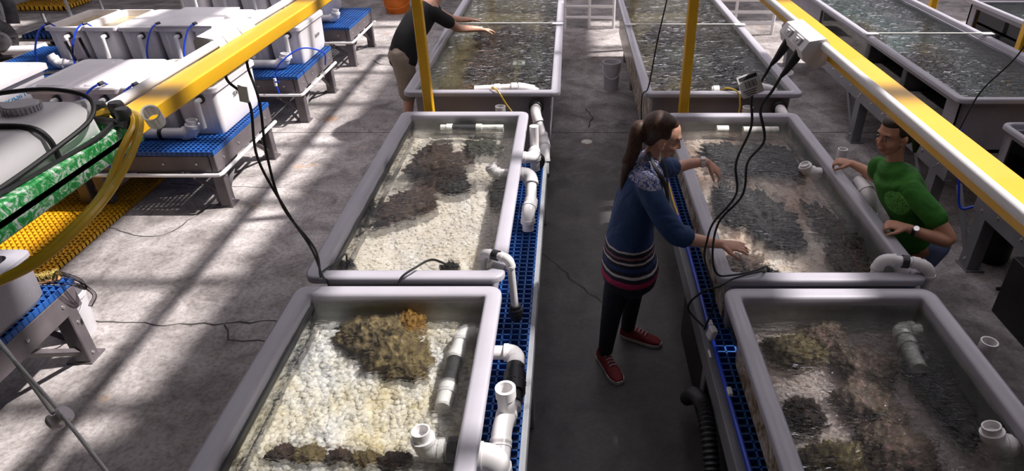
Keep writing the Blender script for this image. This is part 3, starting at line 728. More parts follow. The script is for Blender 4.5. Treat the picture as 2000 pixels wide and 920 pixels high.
for k, (y, lab, tx) in enumerate(((2.48, 'black power cord from the outlet box hanging nearer the woman in blue', .0), (2.34, 'black power cord from the outlet box hanging on the right', .05))):
    r_ = thing('power_cord', lab, 'cord', (.79, y, 2.08), 'power cords of the right outlet box')
    MB().tube([(.812, y, 2.185), (.80, y+.005, 2.155), (.778, y+.01, 2.11), (.765, y+.012, 2.09)], [.017, .017, .011, .007], 12).build('plug', 'black', r_)
    e = [(.765, y+.012, 2.09), (.745, y+.025, 2.03), (.72, y+.05, 1.95), (.75+tx*.4, y+.1, 1.80), (.72+tx, 2.62, 1.62), (.745+tx*.6, 2.64, 1.45), (.675+tx*.5, 2.70, 1.27), (.66+tx*.4, 2.72, 1.15), (.66+tx*.2, 2.72, 1.05), (.70-tx, 2.65, .93), (.72, 2.66, .80), (.70, 2.7, .62)]
    if k == 1: e = e[:7]+[(.69, 2.70, 1.10), (.72, 2.68, .99), (.80, 2.70, .967), (.92, 2.74, .965), (1.0, 2.80, .95), (1.05, 2.88, .86)]
    MB().tube(spline(e, 8), .0055, 8).build('cable', 'rubber', r_)
tg = thing('cord_tag', 'white printed tag with barcode on the hanging cord of the right outlet', 'tag', (.70, 2.48, 1.96))
q = Euler((math.radians(62), math.radians(-18), math.radians(10)))
tgp = MB().box((.69, 2.47, 2.02), (.085, .085, .003), q).build('card', 'paper', tg, smooth=False)
Rq = q.to_matrix(); C0 = Vector((.69, 2.47, 2.02)); nq = Rq @ Vector((0, 0, 1))
sgn = 1 if nq.y < 0 else -1
for i in range(9):
    w_ = (.003, .0015, .0022)[i % 3]; MB().box(C0+Rq @ Vector((-.018+i*.0052, .002, sgn*.002)), (w_, .026, .0006), q).build('bar', 'ink', tgp, smooth=False)
MB().box(C0+Rq @ Vector((.0, .029, sgn*.002)), (.07, .014, .0006), q).build('printed_band', 'ink', tgp, smooth=False)
for i in range(3): MB().box(C0+Rq @ Vector((-.008, -.02-.008*i, sgn*.002)), (.055-.01*i, .003, .0006), q).build('text_line', 'ink', tgp, smooth=False)
# left cords
for k, (pts, lab) in enumerate((
    ([(-1.235, 2.36, 2.16), (-1.27, 2.38, 2.07), (-1.22, 2.40, 1.97), (-1.245, 2.40, 1.74), (-1.19, 2.42, 1.48), (-1.165, 2.5, 1.25), (-1.19, 2.6, 1.03), (-1.20, 2.66, .96), (-1.19, 2.67, .85)], 'black cord with a tag hanging from the left beam to the tank corner'),
    ([(-1.235, 2.52, 2.16), (-1.24, 2.5, 2.08), (-1.205, 2.45, 1.96), (-1.225, 2.44, 1.74), (-1.215, 2.44, 1.5), (-1.15, 2.5, 1.25), (-1.21, 2.62, 1.02), (-1.24, 2.72, .975), (-1.2, 2.82, .97), (-1.20, 2.95, .93), (-1.23, 3.02, .84)], 'black cord hanging from the left beam into the sandy tank'))):
    o = cord('power_cord', lab, pts, .0055, 'rubber', 'cord', 'cords of the left beam')
    if k == 0: MB().box((-1.228, 2.39, 2.01), (.035, .004, .07), Euler((.2, .2, 0))).build('tag', 'paper', o, origin=o.location)
cord('power_cord', 'short black cord arching over the near edge of the sandy tank', [(-.86, 2.66, .90), (-.84, 2.68, .965), (-.78, 2.74, .985), (-.72, 2.85, .96), (-.67, 2.98, .84)], .006, 'rubber', 'cord')
cord('power_cord', 'thin black cord looped beside the near right tank corner', [(.70, 2.72, .62), (.62, 2.78, .70), (.66, 2.70, .86), (.73, 2.62, .96), (.80, 2.66, .975), (.95, 2.72, .975), (1.04, 2.86, .85)], .0055, 'rubber', 'cord')
tag(MB().box((.715, 2.60, .68), (.035, .05, .07), Euler((.2, .1, .3)), .006).build('cord_switch', 'white'), 'white inline switch hanging on a thin cord by the right stand', 'switch')
cord('power_cord', 'thin black cord crossing the far right tank', [(.80, 5.3, 2.2), (.82, 5.6, 1.9), (.72, 5.5, 1.4), (.66, 5.45, 1.0), (.60, 5.38, .9), (.62, 5.2, .3)], .006, 'rubber', 'cord')
cord('power_cord', 'thin black cord dangling over the long windowed tank', [(3.3, 4.6, 2.3), (3.25, 4.65, 1.9), (3.2, 4.7, 1.5), (3.05, 4.75, 1.2), (2.96, 4.72, .9)], .006, 'rubber', 'cord')
# spacer lines with clips across the far tanks
for lab, x0, x1, y, z in (('white line stretched across the far left tank', -1.40, -.13, 7.75, .965), ('white line stretched across the far right tank', .66, 1.95, 7.7, .965), ('white line stretched across the long windowed tank', 3.0, 4.2, 6.72, 1.115)):
    r_ = thing('cross_line', lab, 'line', ((x0+x1)/2, y, z)); MB().tube([(x0, y, z+.006), (x1, y, z+.006)], .007, 6).build('line', 'line', r_)
    for x, s in ((x0, 1), (x1, -1)): MB().box((x+s*.02, y, z+.004), (.13, .07, .012), bev=.005).build('clip', 'bucket', r_)
# ------------------------------------------------------------------ plumbing of the tanks
def union(parent, a, b, r=.042):
    a, b = Vector(a), Vector(b); d = (b-a)
    m = MB().tube([a, a+d*.22, a+d*.23, a+d*.75, a+d*.76, b], [r*.8, r*.8, r, r, r*.8, r*.8], 18)
    for i in range(18):
        t = 2*math.pi*i/18; ax = d.normalized(); u = ax.orthogonal().normalized(); w = ax.cross(u)
        m.box(a+d*.5+(u*math.cos(t)+w*math.sin(t))*r, (.006, .006, .006))
    return m.build('union', 'black', parent)
def bulkhead(parent, c, ax, r=.05):
    ax = Vector(ax).normalized(); c = Vector(c)
    return MB().lathe([(.001, .03), (r*.75, .03), (r*.8, .025), (r, .02), (r, 0)], c, ax, 18).build('bulkhead', 'black', parent)
# far left tank outlet, coming down beside the middle tank
p = pvc('drain_pipe', 'white S-bend outlet pipe from the end of the far left tank', [(-.30, 5.44, .82), (-.30, 5.30, .82), (-.215, 5.12, .62), (-.215, 4.98, .62), (-.215, 4.90, .45)], .036)
bulkhead(p, (-.30, 5.46, .82), (0, -1, 0), .065)
p = pvc('drain_pipe', 'white pipe trap with open riser beside the far right corner of the sandy tank', [(-.40, 4.45, .80), (-.275, 4.45, .80), (-.275, 4.62, .80), (-.275, 4.62, .62)], .036)
MB().tube([(-.275, 4.62, .78), (-.275, 4.62, .98)], .034, 16).build('riser', 'pvc', p); union(p, (-.26, 4.80, .64), (-.26, 4.67, .64), .055)
p = pvc('drain_pipe', 'white elbow pipe curving down onto the blue grating beside the sandy tank', [(-.40, 4.10, .84), (-.27, 4.10, .84), (-.27, 3.90, .72), (-.285, 3.80, .70), (-.285, 3.78, .58)], .038)
p = pvc('inlet_pipe', 'white inlet pipe hooked over the near right corner of the sandy tank', [(-.455, 2.86, .88), (-.455, 2.86, 1.0), (-.31, 2.80, 1.0), (-.295, 2.78, .70)], .020)
MB().tube([(-.40, 2.84, 1.0), (-.37, 2.825, 1.0)], .028, 14).build('coupling', 'black', p); union(p, (-.293, 2.78, .72), (-.291, 2.775, .63), .036)
p = pvc('drain_pipe', 'white elbow with black union on the blue grating beside the near left tank', [(-.42, 2.43, .70), (-.27, 2.43, .70), (-.26, 2.36, .70), (-.255, 2.10, .66)], .034)
union(p, (-.262, 2.34, .70), (-.256, 2.13, .67), .052)
p = pvc('drain_pipe', 'white pipe with open upright tee beside the near left tank', [(-.40, 1.60, .68), (-.29, 1.60, .68), (-.29, 1.80, .66), (-.29, 1.95, .72), (-.265, 2.08, .70)], .036)
m = MB(); a, b = Vector((-.275, 2.02, .66)), Vector((-.275, 2.03, .86)); m.tube([a, b], .038, 18, False); m.tube([b, a], .031, 18, False)
m.rings([[b+Vector((k*math.cos(2*math.pi*j/18), k*math.sin(2*math.pi*j/18), 0)) for j in range(18)] for k in (.044, .031)]); m.tube([b-Vector((0, 0, .05)), b], .044, 18, False); m.build('tee_riser', 'pvc', p)
p = pvc('drain_pipe', 'large white elbow outside the near left tank at the bottom edge', [(-.40, 1.72, .80), (-.29, 1.72, .80), (-.28, 1.70, .56)], .046)
# inside the near left tank
p = pvc('strainer_pipe', 'white strainer pipe with a black mesh length on the near left tank bottom', [(-.425, 2.44, .80), (-.515, 2.44, .80), (-.525, 2.28, .80), (-.53, 2.07, .80), (-.535, 1.97, .80)], .034, 'pvc', black=[2])
p = pvc('inlet_pipe', 'white elbow inlet poking through the right wall of the near left tank', [(-.42, 1.73, .82), (-.555, 1.73, .82), (-.565, 1.735, .93)], .036, 'pvc', open_end=True)
MB().lathe([(.03, 0), (.055, 0), (.055, .05), (.03, .05)], (-.47, 1.73, .82), (1, 0, 0), 8, True).build('bulkhead', 'black', p)
# inside other tanks
pvc('strainer_pipe', 'strainer pipe with a black mesh length at the far end of the sandy tank', [(-1.02, 4.86, .86), (-.95, 4.86, .86), (-.72, 4.86, .86), (-.53, 4.86, .86)], .032, 'pvc_old', black=[1])
pvc('inlet_pipe', 'white elbow inlet in the right side of the sandy tank', [(-.42, 4.06, .86), (-.53, 4.07, .86), (-.55, 4.08, .92)], .032, open_end=True)
pvc('strainer_pipe', 'white strainer pipe at the near end of the far left tank', [(-.85, 5.66, .90), (-.65, 5.66, .91), (-.50, 5.66, .92), (-.40, 5.68, .91), (-.30, 5.72, .86)], .036, 'pvc')
pvc('strainer_pipe', 'strainer pipe with a black mesh length at the near end of the far right tank', [(1.24, 5.64, .90), (1.28, 5.64, .90), (1.50, 5.64, .91), (1.64, 5.64, .92), (1.74, 5.66, .91), (1.82, 5.7, .86)], .036, 'pvc', black=[1])
pvc('strainer_pipe', 'algae-stained strainer pipe at the far end of the middle right tank', [(1.13, 4.80, .875), (1.22, 4.80, .875)], .034, 'pvc_old')
pvc('strainer_pipe', 'pale pipe length at the far end of the middle right tank', [(1.33, 4.78, .875), (1.60, 4.78, .875)], .034, 'pvc_old')
pvc('inlet_pipe', 'white elbow inlet in the right side of the middle right tank', [(1.70, 4.06, .87), (1.60, 4.05, .88), (1.575, 4.05, .94)], .034, open_end=True)
p = pvc('inlet_pipe', 'white pipe hooked over the near right corner of the middle right tank', [(1.565, 2.80, .88), (1.575, 2.80, 1.0), (1.73, 2.76, 1.0), (1.80, 2.74, .98), (1.81, 2.73, .85)], .026)
MB().tube([(1.67, 2.775, 1.0), (1.70, 2.768, 1.0)], .034, 14).build('coupling', 'black', p)
pvc('riser_pipe', 'white open pipe end outside the right rim of the middle right tank', [(1.86, 4.16, 0), (1.86, 4.16, 1.0)], .033, open_end=True)
pvc('drain_pipe', 'white pipe elbow outside the right rim beside the woman in green', [(1.86, 3.60, .55), (1.86, 3.60, .90), (1.86, 3.82, .93)], .042)
pvc('strainer_pipe', 'pale crusted strainer pipe with a bend in the near right tank', [(1.645, 2.42, .84), (1.55, 2.43, .84), (1.545, 2.33, .84), (1.525, 2.16, .84)], .034, 'pvc_old')
pvc('inlet_pipe', 'white elbow inlet in the bottom right of the near right tank', [(1.70, 1.72, .86), (1.61, 1.73, .86), (1.585, 1.75, .94)], .034, open_end=True)
pvc('riser_pipe', 'white open pipe end outside the right rim of the near right tank', [(1.83, 2.22, 0), (1.83, 2.22, .95)], .036, open_end=True)
# end walls of the far tanks
p = pvc('riser_pipe', 'short white open pipe in front of the far left tank', [(-.60, 5.36, 0), (-.60, 5.36, .86)], .045, open_end=True)
p = pvc('riser_pipe', 'short white open pipe in front of the far right tank', [(1.50, 5.34, 0), (1.50, 5.34, .86)], .045, open_end=True)
p = pvc('drain_pipe', 'white outlet pipe from the end of the far right tank', [(1.79, 5.42, .82), (1.79, 5.30, .82), (1.86, 5.15, .66)], .036); bulkhead(p, (1.79, 5.44, .82), (0, -1, 0), .07)
cord('air_line', 'yellow air tube over the end of the far left tank', [(-.66, 5.62, .90), (-.68, 5.52, .97), (-.62, 5.44, .96), (-.55, 5.40, .86), (-.50, 5.37, .80)], .007, 'yhose', 'tube')
cord('air_line', 'yellow air tube over the end of the far right tank', [(1.30, 5.60, .90), (1.34, 5.50, .97), (1.42, 5.42, .96), (1.44, 5.38, .86), (1.43, 5.36, .76)], .007, 'yhose', 'tube')
cord('air_line', 'yellow air tube on the blue grating behind the woman in blue', [(.74, 4.6, .60), (.73, 4.1, .61), (.75, 3.7, .60), (.74, 3.3, .6)], .008, 'yhose', 'tube')
tg2 = thing('round_float', 'round white float at the near end of the long windowed tank', 'float', (3.75, 4.9, 1.05))
MB().lathe([(.001, .05), (.05, .05), (.065, .04), (.065, .0), (.04, -.01), (.001, -.01)], (3.62, 4.98, 1.12), (.3, -.8, .5), 20).build('disc', 'white', tg2)
cord('air_line', 'yellow air tube at the near end of the long windowed tank', [(3.62, 5.0, 1.10), (3.58, 4.85, 1.13), (3.45, 4.7, 1.0), (3.35, 4.6, .85)], .008, 'yhose', 'tube')
tag(MB().tube(spline([(4.45+.10*math.cos(a), 6.65, .80+.12*math.sin(a)) for a in [i*.5 for i in range(26)]], 2), .012, 8).build('hose_coil', 'rubber'), 'black hose coil hanging on a far yellow post', 'hose')

# ------------------------------------------------------------------ grating benches on the left
BW, BL, BZ = 1.16, 1.2, .56
def make_bench():
    root = thing('grating_bench', 'x', 'bench', (0, 0, 0), 'blue grating benches')
    hx, hy = BW/2, BL/2
    grating(-hx+.006, hx-.006, -hy+.006, hy-.006, BZ, .042, .010, .034).build('grating', 'blue', root, smooth=False)
    for s in (-1, 1):
        MB().box((s*(hx-.03), 0, BZ-.115), (.05, BL-.02, .15), bev=.005).build('side_rail', 'steel', root)
        MB().box((0, s*(hy-.03), BZ-.115), (BW-.12, .05, .15), bev=.005).build('end_rail', 'steel', root)
        for t in (-1, 1):
            lg = MB().box((s*(hx-.055), t*(hy-.10), (BZ-.17)/2), (.10, .085, BZ-.17), bev=.006).build('leg', 'steel', root)
            MB().box((s*(hx-.08), t*(hy-.10)+.02, .006), (.16, .14, .012)).build('foot_plate', 'steel', lg)
            for zz in (.06, .30): MB().lathe([(.001, .008), (.009, .006), (.011, 0)], (s*(hx-.005), t*(hy-.10), zz), (s, 0, 0), 8).build('bolt', 'bolt', lg)
        for t in (-1, 1):
            MB().tube([(s*(hx-.06), t*(hy-.10), .06), (s*(hx-.06), t*.12, BZ-.18)], .024, 4).build('brace', 'steel', root)
            MB().tube([(s*(hx-.06), t*(hy-.1), .12), (s*.15, t*(hy-.1), BZ-.18)], .024, 4).build('brace', 'steel', root)
    for k in range(4): MB().lathe([(.001, .008), (.010, .006), (.012, 0)], (hx-.004, -hy+.15+k*.3, BZ-.11), (1, 0, 0), 8).build('bolt', 'bolt', root)
    for k in range(4): MB().lathe([(.001, .008), (.010, .006), (.012, 0)], (-hx+.15+k*.28, -hy+.004, BZ-.11), (0, -1, 0), 8).build('bolt', 'bolt', root)
    z = BZ-.205
    MB().tube([(-hx, -hy-.02, z), (hx-.02, -hy-.02, z), (hx+.005, -hy-.015, z), (hx+.02, -hy+.02, z), (hx+.02, hy, z)], .017, 10).build('supply_pipe', 'pvc', root)
    return root
proto = make_bench()
benches = [(-3.58, 5.68, 'blue grating bench with white tubs nearest the long left beam'), (-4.80, 5.68, 'blue grating bench behind the green platform'), (-6.02, 5.68, 'blue grating bench under the logo tub at the left edge'),
           (-3.58, 7.68, 'second blue grating bench, tall white tub on its right end'), (-4.80, 7.68, 'blue grating bench under the covered tubs of the second row'), (-6.02, 7.68, 'blue grating bench under the open tubs of the second row'),
           (-3.62, 9.80, 'far blue grating bench at the top, empty front with a white pipe'), (-4.84, 9.80, 'far blue grating bench under white tubs at the top edge'),
           (-3.58, 2.66, 'blue bench with a grey tank in the lower left corner')]
for i, (x, y, lab) in enumerate(benches):
    o = proto if i == 0 else copy_tree(proto); place(o, (x, y, 0)); o['label'] = lab
for ch in [c for c in o.children if c.name.startswith('supply_pipe')]: bpy.data.objects.remove(ch)

# white tubs
TW, TL, TH = .405, .86, .43
def make_tub(kind):
    root = thing('aquarium_tub', 'x', 'tub', (0, 0, 0), 'white aquarium tubs')
    L = lambda dx, dy, z, r=.05: rrect(-TW/2+dx, TW/2-dx, -TL/2+dy, TL/2-dy, r, z)
    if kind == 'open':
        MB().rings([L(.045, .05, 0), L(.03, .035, .06), L(.018, .022, TH-.05), L(.0, .0, TH-.045), L(0, 0, TH-.008), L(.006, .006, TH), L(.024, .024, TH), L(.028, .028, TH-.02), L(.05, .055, .02)], True, True, True).build('body', 'tub', root, ang=30)
        o = grid(-TW/2+.03, TW/2-.03, -TL/2+.03, TL/2-.03, TH-.07, .03, lambda x, y: .003*noise.noise(Vector((x*20, y*20, 1)))).build('water', 'tubwater', root, ang=180, recalc=False)
    else:
        MB().rings([L(.045, .05, 0), L(.03, .035, .06), L(.018, .022, TH-.05), L(.012, .012, TH-.03)], True, True, True).build('body', 'tub', root, ang=30)
        MB().rings([L(.0, .0, TH-.05), L(0, 0, TH-.012), L(.008, .008, TH), L(.04, .04, TH), L(.05, .05, TH-.008), L(.06, .06, TH-.008), L(.07, .07, TH+.006)], True, False, True).build('lid', 'tub', root, ang=25)
    for s in (-1, 1): MB().box((s*.09, -TL/2+.035, .22), (.03, .02, .36), Euler((math.radians(3), 0, 0)), .008).build('rib', 'tub', root)
    p = MB().tube([(.06, -TL/2+.03, TH-.10), (.06, -TL/2-.005, TH-.10)], .034, 14).build('bulkhead', 'black', root)
    MB().tube(spline([(.06, -TL/2, TH-.10), (.06, -TL/2-.045, TH-.10), (.06, -TL/2-.06, TH-.13), (.06, -TL/2-.065, .10)], 6), .022, 12).build('drain', 'pvc', root)
    return root
m_, nt_, b_, tc_ = newmat('tub_water'); M['tubwater'] = m_
nt_.links.new(ramp(nt_, noise_tex(nt_, tc_.outputs['Object'], 22, 6, .7, 1.0), [(.3, (.16, .11, .035)), (.55, (.42, .33, .15)), (.75, (.66, .58, .40))]), b_.inputs['Base Color'])
b_.inputs['Roughness'].default_value = .06; bump(nt_, b_, noise_tex(nt_, tc_.outputs['Object'], 35, 3), .4, .01)
pr = {'open': make_tub('open'), 'lid': make_tub('lid')}
used = set()
def put_tub(kind, x, y, label, z=BZ):
    o = pr[kind] if kind not in used else copy_tree(pr[kind]); used.add(kind)
    place(o, (x, y, z)); o['label'] = label; return o
def air_line(x, y, z, label, dx=0, reach=.30):
    """blue air tube: black elbow on the tub rim, tube bowing out and down to the bench"""
    r_ = thing('air_line', label, 'tube', (x, y, BZ), 'blue air tubes of the tubs')
    MB().tube(spline([(x+.03, y+.10, z-.03), (x+.01, y+.04, z+.03), (x, y, z+.035), (x-.02+dx*.3, y-.10, z-.02), (x-.03+dx*.7, y-reach*.75, z-.20), (x+dx, y-reach, BZ+.03)], 8), .0095, 8).build('tube', 'bluetube', r_)
    MB().tube([(x+.012, y+.035, z+.035), (x, y-.01, z+.032)], .017, 10).build('fitting', 'black', r_)
    return r_
# first row (near)
row1 = [('open', -3.235, 'white tub with upright lettering at the right end of the near tub row'), ('open', -3.645, 'open white tub with brown water beside the left beam'), ('lid', -4.055, 'closed white tub left of the open tub with brown water'), ('lid', -4.465, 'leftmost closed white tub of the near row')]
for kind, x, lab in row1:
    t = put_tub(kind, x, 5.86, lab)
    if 'lettering' in lab: t_let = t
air_line(-3.70, 5.43, BZ+TH, 'blue air tube on the rim of the open tub with brown water', -.10)
air_line(-4.0, 5.45, BZ+TH, 'blue air tube at the corner of the closed tub left of the open one', -.16)
# logo tub at the left edge
lt = thing('aquarium_tub', 'large lidded tub with a blue round logo at the left edge', 'tub', (-5.45, 5.78, BZ))
L = lambda d, z, r=.06: [p+Vector((-5.45, 5.78, 0)) for p in rrect(-.42+d, .42-d, -.52+d, .52-d, r, BZ+z)]
MB().rings([L(.07, 0), L(.03, .36)], True, True, False).build('body', 'tub', lt); MB().rings([L(.02, .34), L(0, .345), L(0, .39), L(.02, .40), L(.09, .40), L(.10, .385)], True, False, True).build('lid', 'tub', lt)
MB().box((-5.55, 5.6, BZ+.388), (.3, .5, .002)).build('paper_sheet', 'paper', lt, smooth=False)
Ms = lambda y, z: Matrix.Translation((.42-.045, y, z)) @ Euler((math.radians(84), 0, math.radians(90))).to_matrix().to_4x4()
text_mesh('SEASIM', .085, 'inkblue', lt, Ms(.02, .22)); MB().lathe([(.001, .004), (.075, .004), (.078, 0)], (-5.45+.376, 5.78-.32, BZ+.20), (1, 0, .1), 20).build('logo_disc', 'inkblue', lt)
air_line(-5.12, 5.3, BZ+.38, 'blue air tube beside the logo tub', -.06)
# second row
kinds2 = ['open', 'open', 'lid', 'lid', 'lid', 'lid', 'lid']
labs2 = ['leftmost open tub of the second row', 'second open tub from the left in the second row', 'closed tub next to the open tubs of the second row', 'closed tub in the middle of the second row with a loose flat lid', 'closed tub of the second row left of the cream outlet box', 'closed tub of the second row behind the cream outlet box', 'tall-sided white tub at the right end of the second row']
for i in range(7):
    t = put_tub(kinds2[i], -5.70+.41*i, 7.93, labs2[i])
    if i == 6: t_let2 = t
    if i not in (2, 6): air_line(-5.84+.41*i, 7.5, BZ+TH, 'blue air tube on the '+['leftmost open tub of the second row', 'second open tub of the second row', '', 'middle closed tub of the second row', 'closed tub left of the cream outlet box', 'closed tub behind the cream outlet box'][i], -.05)
tag(MB().box((-4.35, 7.9, BZ+TH+.02), (.66, .84, .022), Euler((.015, .01, .04)), .008).build('flat_lid', 'tub'), 'loose flat white lid lying across the second row of tubs', 'lid')
# third row
for i in range(5): put_tub('lid' if i % 2 else 'open', -5.3+.41*i, 10.05, ['leftmost', 'second', 'third', 'fourth', 'rightmost'][i]+' white tub of the far row at the top edge')
text_mesh('SEASIM', .055, 'ink', t_let, Matrix.Translation((TW/2-.018, -.02, .26)) @ Euler((math.radians(88), 0, math.radians(90))).to_matrix().to_4x4())
text_mesh('SEASIM', .05, 'ink', t_let2, Matrix.Translation((TW/2-.018, .12, .20)) @ Euler((math.radians(88), 0, math.radians(90))).to_matrix().to_4x4())
# collector pipes in front of the rows
for lab, x0, x1, y, up in (('thick white drain pipe in front of the near tub row', -4.7, -3.28, 5.36, .09), ('thick white drain pipe with black couplings along the second tub row', -5.78, -3.22, 7.36, .09), ('thick white drain pipe with upturned elbow on the far bench', -5.2, -3.3, 9.5, .09)):
    p = pvc('collector_pipe', lab, [(x0-.05, y, BZ+.16), (x0, y, BZ+.055), (x1, y, BZ+.055), (x1+.02, y, BZ+.055+up+.03)], .046, open_end=True)
    for k in (.1, .45, .8): MB().tube([(x0+(x1-x0)*k, y, BZ+.055), (x0+(x1-x0)*k+.03, y, BZ+.055)], .056, 16).build('coupling', 'black', p)
for x, y, lab in ((-3.22, 7.02, 'blue air loop with white valve on the front of the second bench'), (-3.85, 5.02, 'blue air tube with white valve on the front of the near bench'), (-3.4, 9.14, 'blue air tube with white valve on the front of the far bench')):
    r_ = thing('valve_line', lab, 'tube', (x, y, .4))
    MB().tube(spline([(x+.42, y+.42, BZ+.02), (x+.45, y+.35, BZ+.18), (x+.28, y+.2, BZ+.27), (x+.08, y+.06, BZ+.16), (x, y+.04, BZ+.03), (x, y-.01, BZ-.06), (x+.02, y-.02, .39)], 8) if y > 6 and y < 8 else spline([(x-.12, y+.35, BZ+.1), (x-.06, y+.15, BZ+.12), (x-.02, y+.02, BZ+.02), (x, y-.02, BZ-.07), (x+.02, y-.02, .39)], 8), .0085, 8).build('tube', 'bluetube', r_)
    MB().tube([(x, y-.005, BZ), (x, y-.015, BZ-.08)], .016, 10).build('valve', 'white', r_); MB().box((x+.03, y-.03, BZ-.03), (.05, .012, .014)).build('lever', 'bluetube', r_)
cyl = MB(); a, b = Vector((-5.42, 7.30, BZ+.02)), Vector((-5.50, 7.34, BZ+.34)); cyl.tube([a, b], .085, 28, False); cyl.tube([a, b], .079, 28, False)
tag(cyl.build('acrylic_cylinder', 'clear'), 'leaning clear acrylic cylinder in front of the second tub row', 'cylinder')
tag(MB().box((-5.75, 7.2, BZ+.012), (.16, .10, .012), Euler((0, 0, .5)), .004).build('plastic_card', 'black'), 'dark flat card lying on blue grating by the second tub row', 'card')

# yellow floor grating
ym = thing('floor_grating', 'yellow grating mat on the floor under the near benches', 'grating', (-4.55, 4.7, 0))
grating(-5.2, -3.9, 3.3, 5.95, .035, .046, .012, .03).build('grid', 'yellow_grate', ym, smooth=False)
MB().box((-4.55, 4.62, .003), (1.28, 2.6, .004)).build('backing', 'dark', ym, smooth=False)
# things on and under the lower-left bench
gt = thing('grey_tank', 'speckled grey tank standing on the lower left bench', 'tank', (-3.62, 2.75, BZ))
rr = lambda d, z, r=.09: rrect(-3.9+d, -3.0-d, 2.15+d, 3.06-d, r*.55, z)
MB().rings([rr(.03, BZ), rr(0, BZ+.05), rr(-.01, BZ+.30)], True, True, False).build('body', 'tank', gt); MB().rings([rr(-.01, BZ+.29), rr(-.02, BZ+.295), rr(-.02, BZ+.315), rr(.05, BZ+.32), rr(.06, BZ+.28)], True, False, False).build('rim', 'rim', gt)
br = thing('scrub_brush', 'wooden scrubbing brush with yellow bristles on the lower left bench', 'brush', (-3.12, 3.20, BZ))
MB().box((-3.12, 3.20, BZ+.018), (.16, .055, .022), Euler((0, 0, .5)), .008).build('block', 'wood', br)
bb = MB(); random.seed(2)
for i in range(26):
    for j in range(7):
        p = Euler((0, 0, .5)).to_matrix() @ Vector((-.072+i*.0058, -.02+j*.0066, 0)); q = Vector((-3.12, 3.20, BZ+.028))+p; bb.tube([q, q+Vector((random.uniform(-.012, .012), random.uniform(-.012, .012), .04))], .0022, 4)
o = bb.build('bristles', 'bristle', br, smooth=False); o['kind'] = 'stuff'
tag(MB().tube(spline([(-3.25, 2.9, BZ+.1), (-3.05, 3.05, BZ+.1), (-2.93, 3.15, BZ+.03), (-2.92, 3.22, BZ-.05), (-2.98, 3.27, BZ-.02), (-3.06, 3.24, BZ+.05), (-2.96, 3.18, BZ+.06), (-2.90, 3.24, BZ-.10), (-2.92, 3.20, BZ-.17)], 8), .012, 10).build('vinyl_tube', 'vinyl'), 'clear vinyl tube looped over the corner of the lower left bench', 'tube')
def bucket(label, c, r, h, handle=True, mat='bucket'):
    root = thing('bucket', label, 'bucket', c)
    MB().lathe([(.001, 0), (r*.8, 0), (r*.82, .01), (r, h-.03), (r*1.06, h-.03), (r*1.06, h), (r*.97, h), (r*.95, h-.04), (r*.78, .012), (.001, .012)], c, n=28).build('pail', mat, root)
    if handle:
        c = Vector(c); MB().tube([c+Vector((r*1.07*math.cos(a), r*1.1*math.sin(a)-.01, h-.05-.14*abs(math.sin(a)))) for a in [math.pi+math.pi*i/14 for i in range(15)]], .006, 8).build('handle', mat, root)
    return root
bucket('white bucket behind the leg of the lower left bench', (-3.28, 3.42, 0), .13, .32)
bucket('pale bucket with lowered handle beside the right-hand stand', (2.56, 8.0, 0), .17, .33)
bucket('pale bucket on the aisle floor beside the far right tank', (.52, 8.3, 0), .11, .36)
bucket('orange bucket in the distance at the top edge', (-3.2, 12.6, 0), .25, .3, mat='orange')

# ------------------------------------------------------------------ raised green platform with the air pump
gp = thing('green_platform', 'green and white fibreglass grating platform on the left beam', 'platform', (-1.6, .8, 2.215))
m = MB(); x0, x1, y0, y1, z0, z1 = -2.2, -1.03, .1, 1.48, 2.215, 2.278
for x in (x0, x1-.02): m.box((x+.01, (y0+y1)/2, (z0+z1)/2), (.03, y1-y0, z1-z0), bev=.004)
for i in range(1, 11): m.box((x1-i*.085, (y0+y1)/2, (z0+z1)/2), (.014, y1-y0-.04, z1-z0-.006), bev=.003)
for j in range(17): m.box(((x0+x1)/2, y0+.014+(y1-y0-.028)*j/16, (z0+z1)/2-.004), (x1-x0-.06, .014 if j < 16 else .028, z1-z0-.012), bev=.003)
m.build('grating', 'frp', gp); MB().box((x1+.003, (y0+y1)/2, 2.246), (.004, y1-y0, .012)).build('edge_groove', 'frp', gp)
MB().box((-1.5, .8, 2.2), (.09, 1.5, .03)).build('bearer', 'dark', gp)
ap = thing('air_pump', 'white boxy air pump with a ribbed round cap on the green platform', 'pump', (-1.23, 1.2, 2.25))
def prr(d, z, r=.03): return rrect(-1.42+d, -1.058-d, .92+d, 1.41-d, r, z)
MB().rings([prr(.01, 2.256), prr(0, 2.266), prr(.004, 2.322), prr(.018, 2.343), prr(.034, 2.348)], True, True, True).build('housing', 'white', ap, ang=50)
MB().rings([prr(-.008, 2.244), prr(-.008, 2.258), prr(.0, 2.262)], True, True, False).build('tray', 'frp', ap)
cp = MB().lathe([(.034, 0), (.034, .014), (.031, .017), (.001, .018)], (-1.155, 1.325, 2.347), n=28).build('cap', 'bucket', ap)
for i in range(28): MB().box((-1.155+.035*math.cos(i*.2244), 1.325+.035*math.sin(i*.2244), 2.355), (.003, .003, .013)).build('ridge', 'bucket', cp, smooth=False)
MB().box((-1.0592, 1.03, 2.308), (.002, .09, .022)).build('sticker', 'inkblue', ap, smooth=False); MB().box((-1.0594, 1.03, 2.3205), (.002, .09, .004)).build('sticker_band', 'yellow', ap, smooth=False)
MB().tube([(-1.10, 1.40, 2.322), (-1.085, 1.425, 2.322)], .018, 12).build('outlet_nozzle', 'white', ap)
cord('rubber_strap', 'black rubber strap running over the top and side of the air pump', [(-1.40, 1.22, 2.352), (-1.2, 1.225, 2.352), (-1.085, 1.23, 2.350), (-1.052, 1.235, 2.325), (-1.047, 1.235, 2.27), (-1.05, 1.235, 2.24)], .006, 'rubber', 'strap')
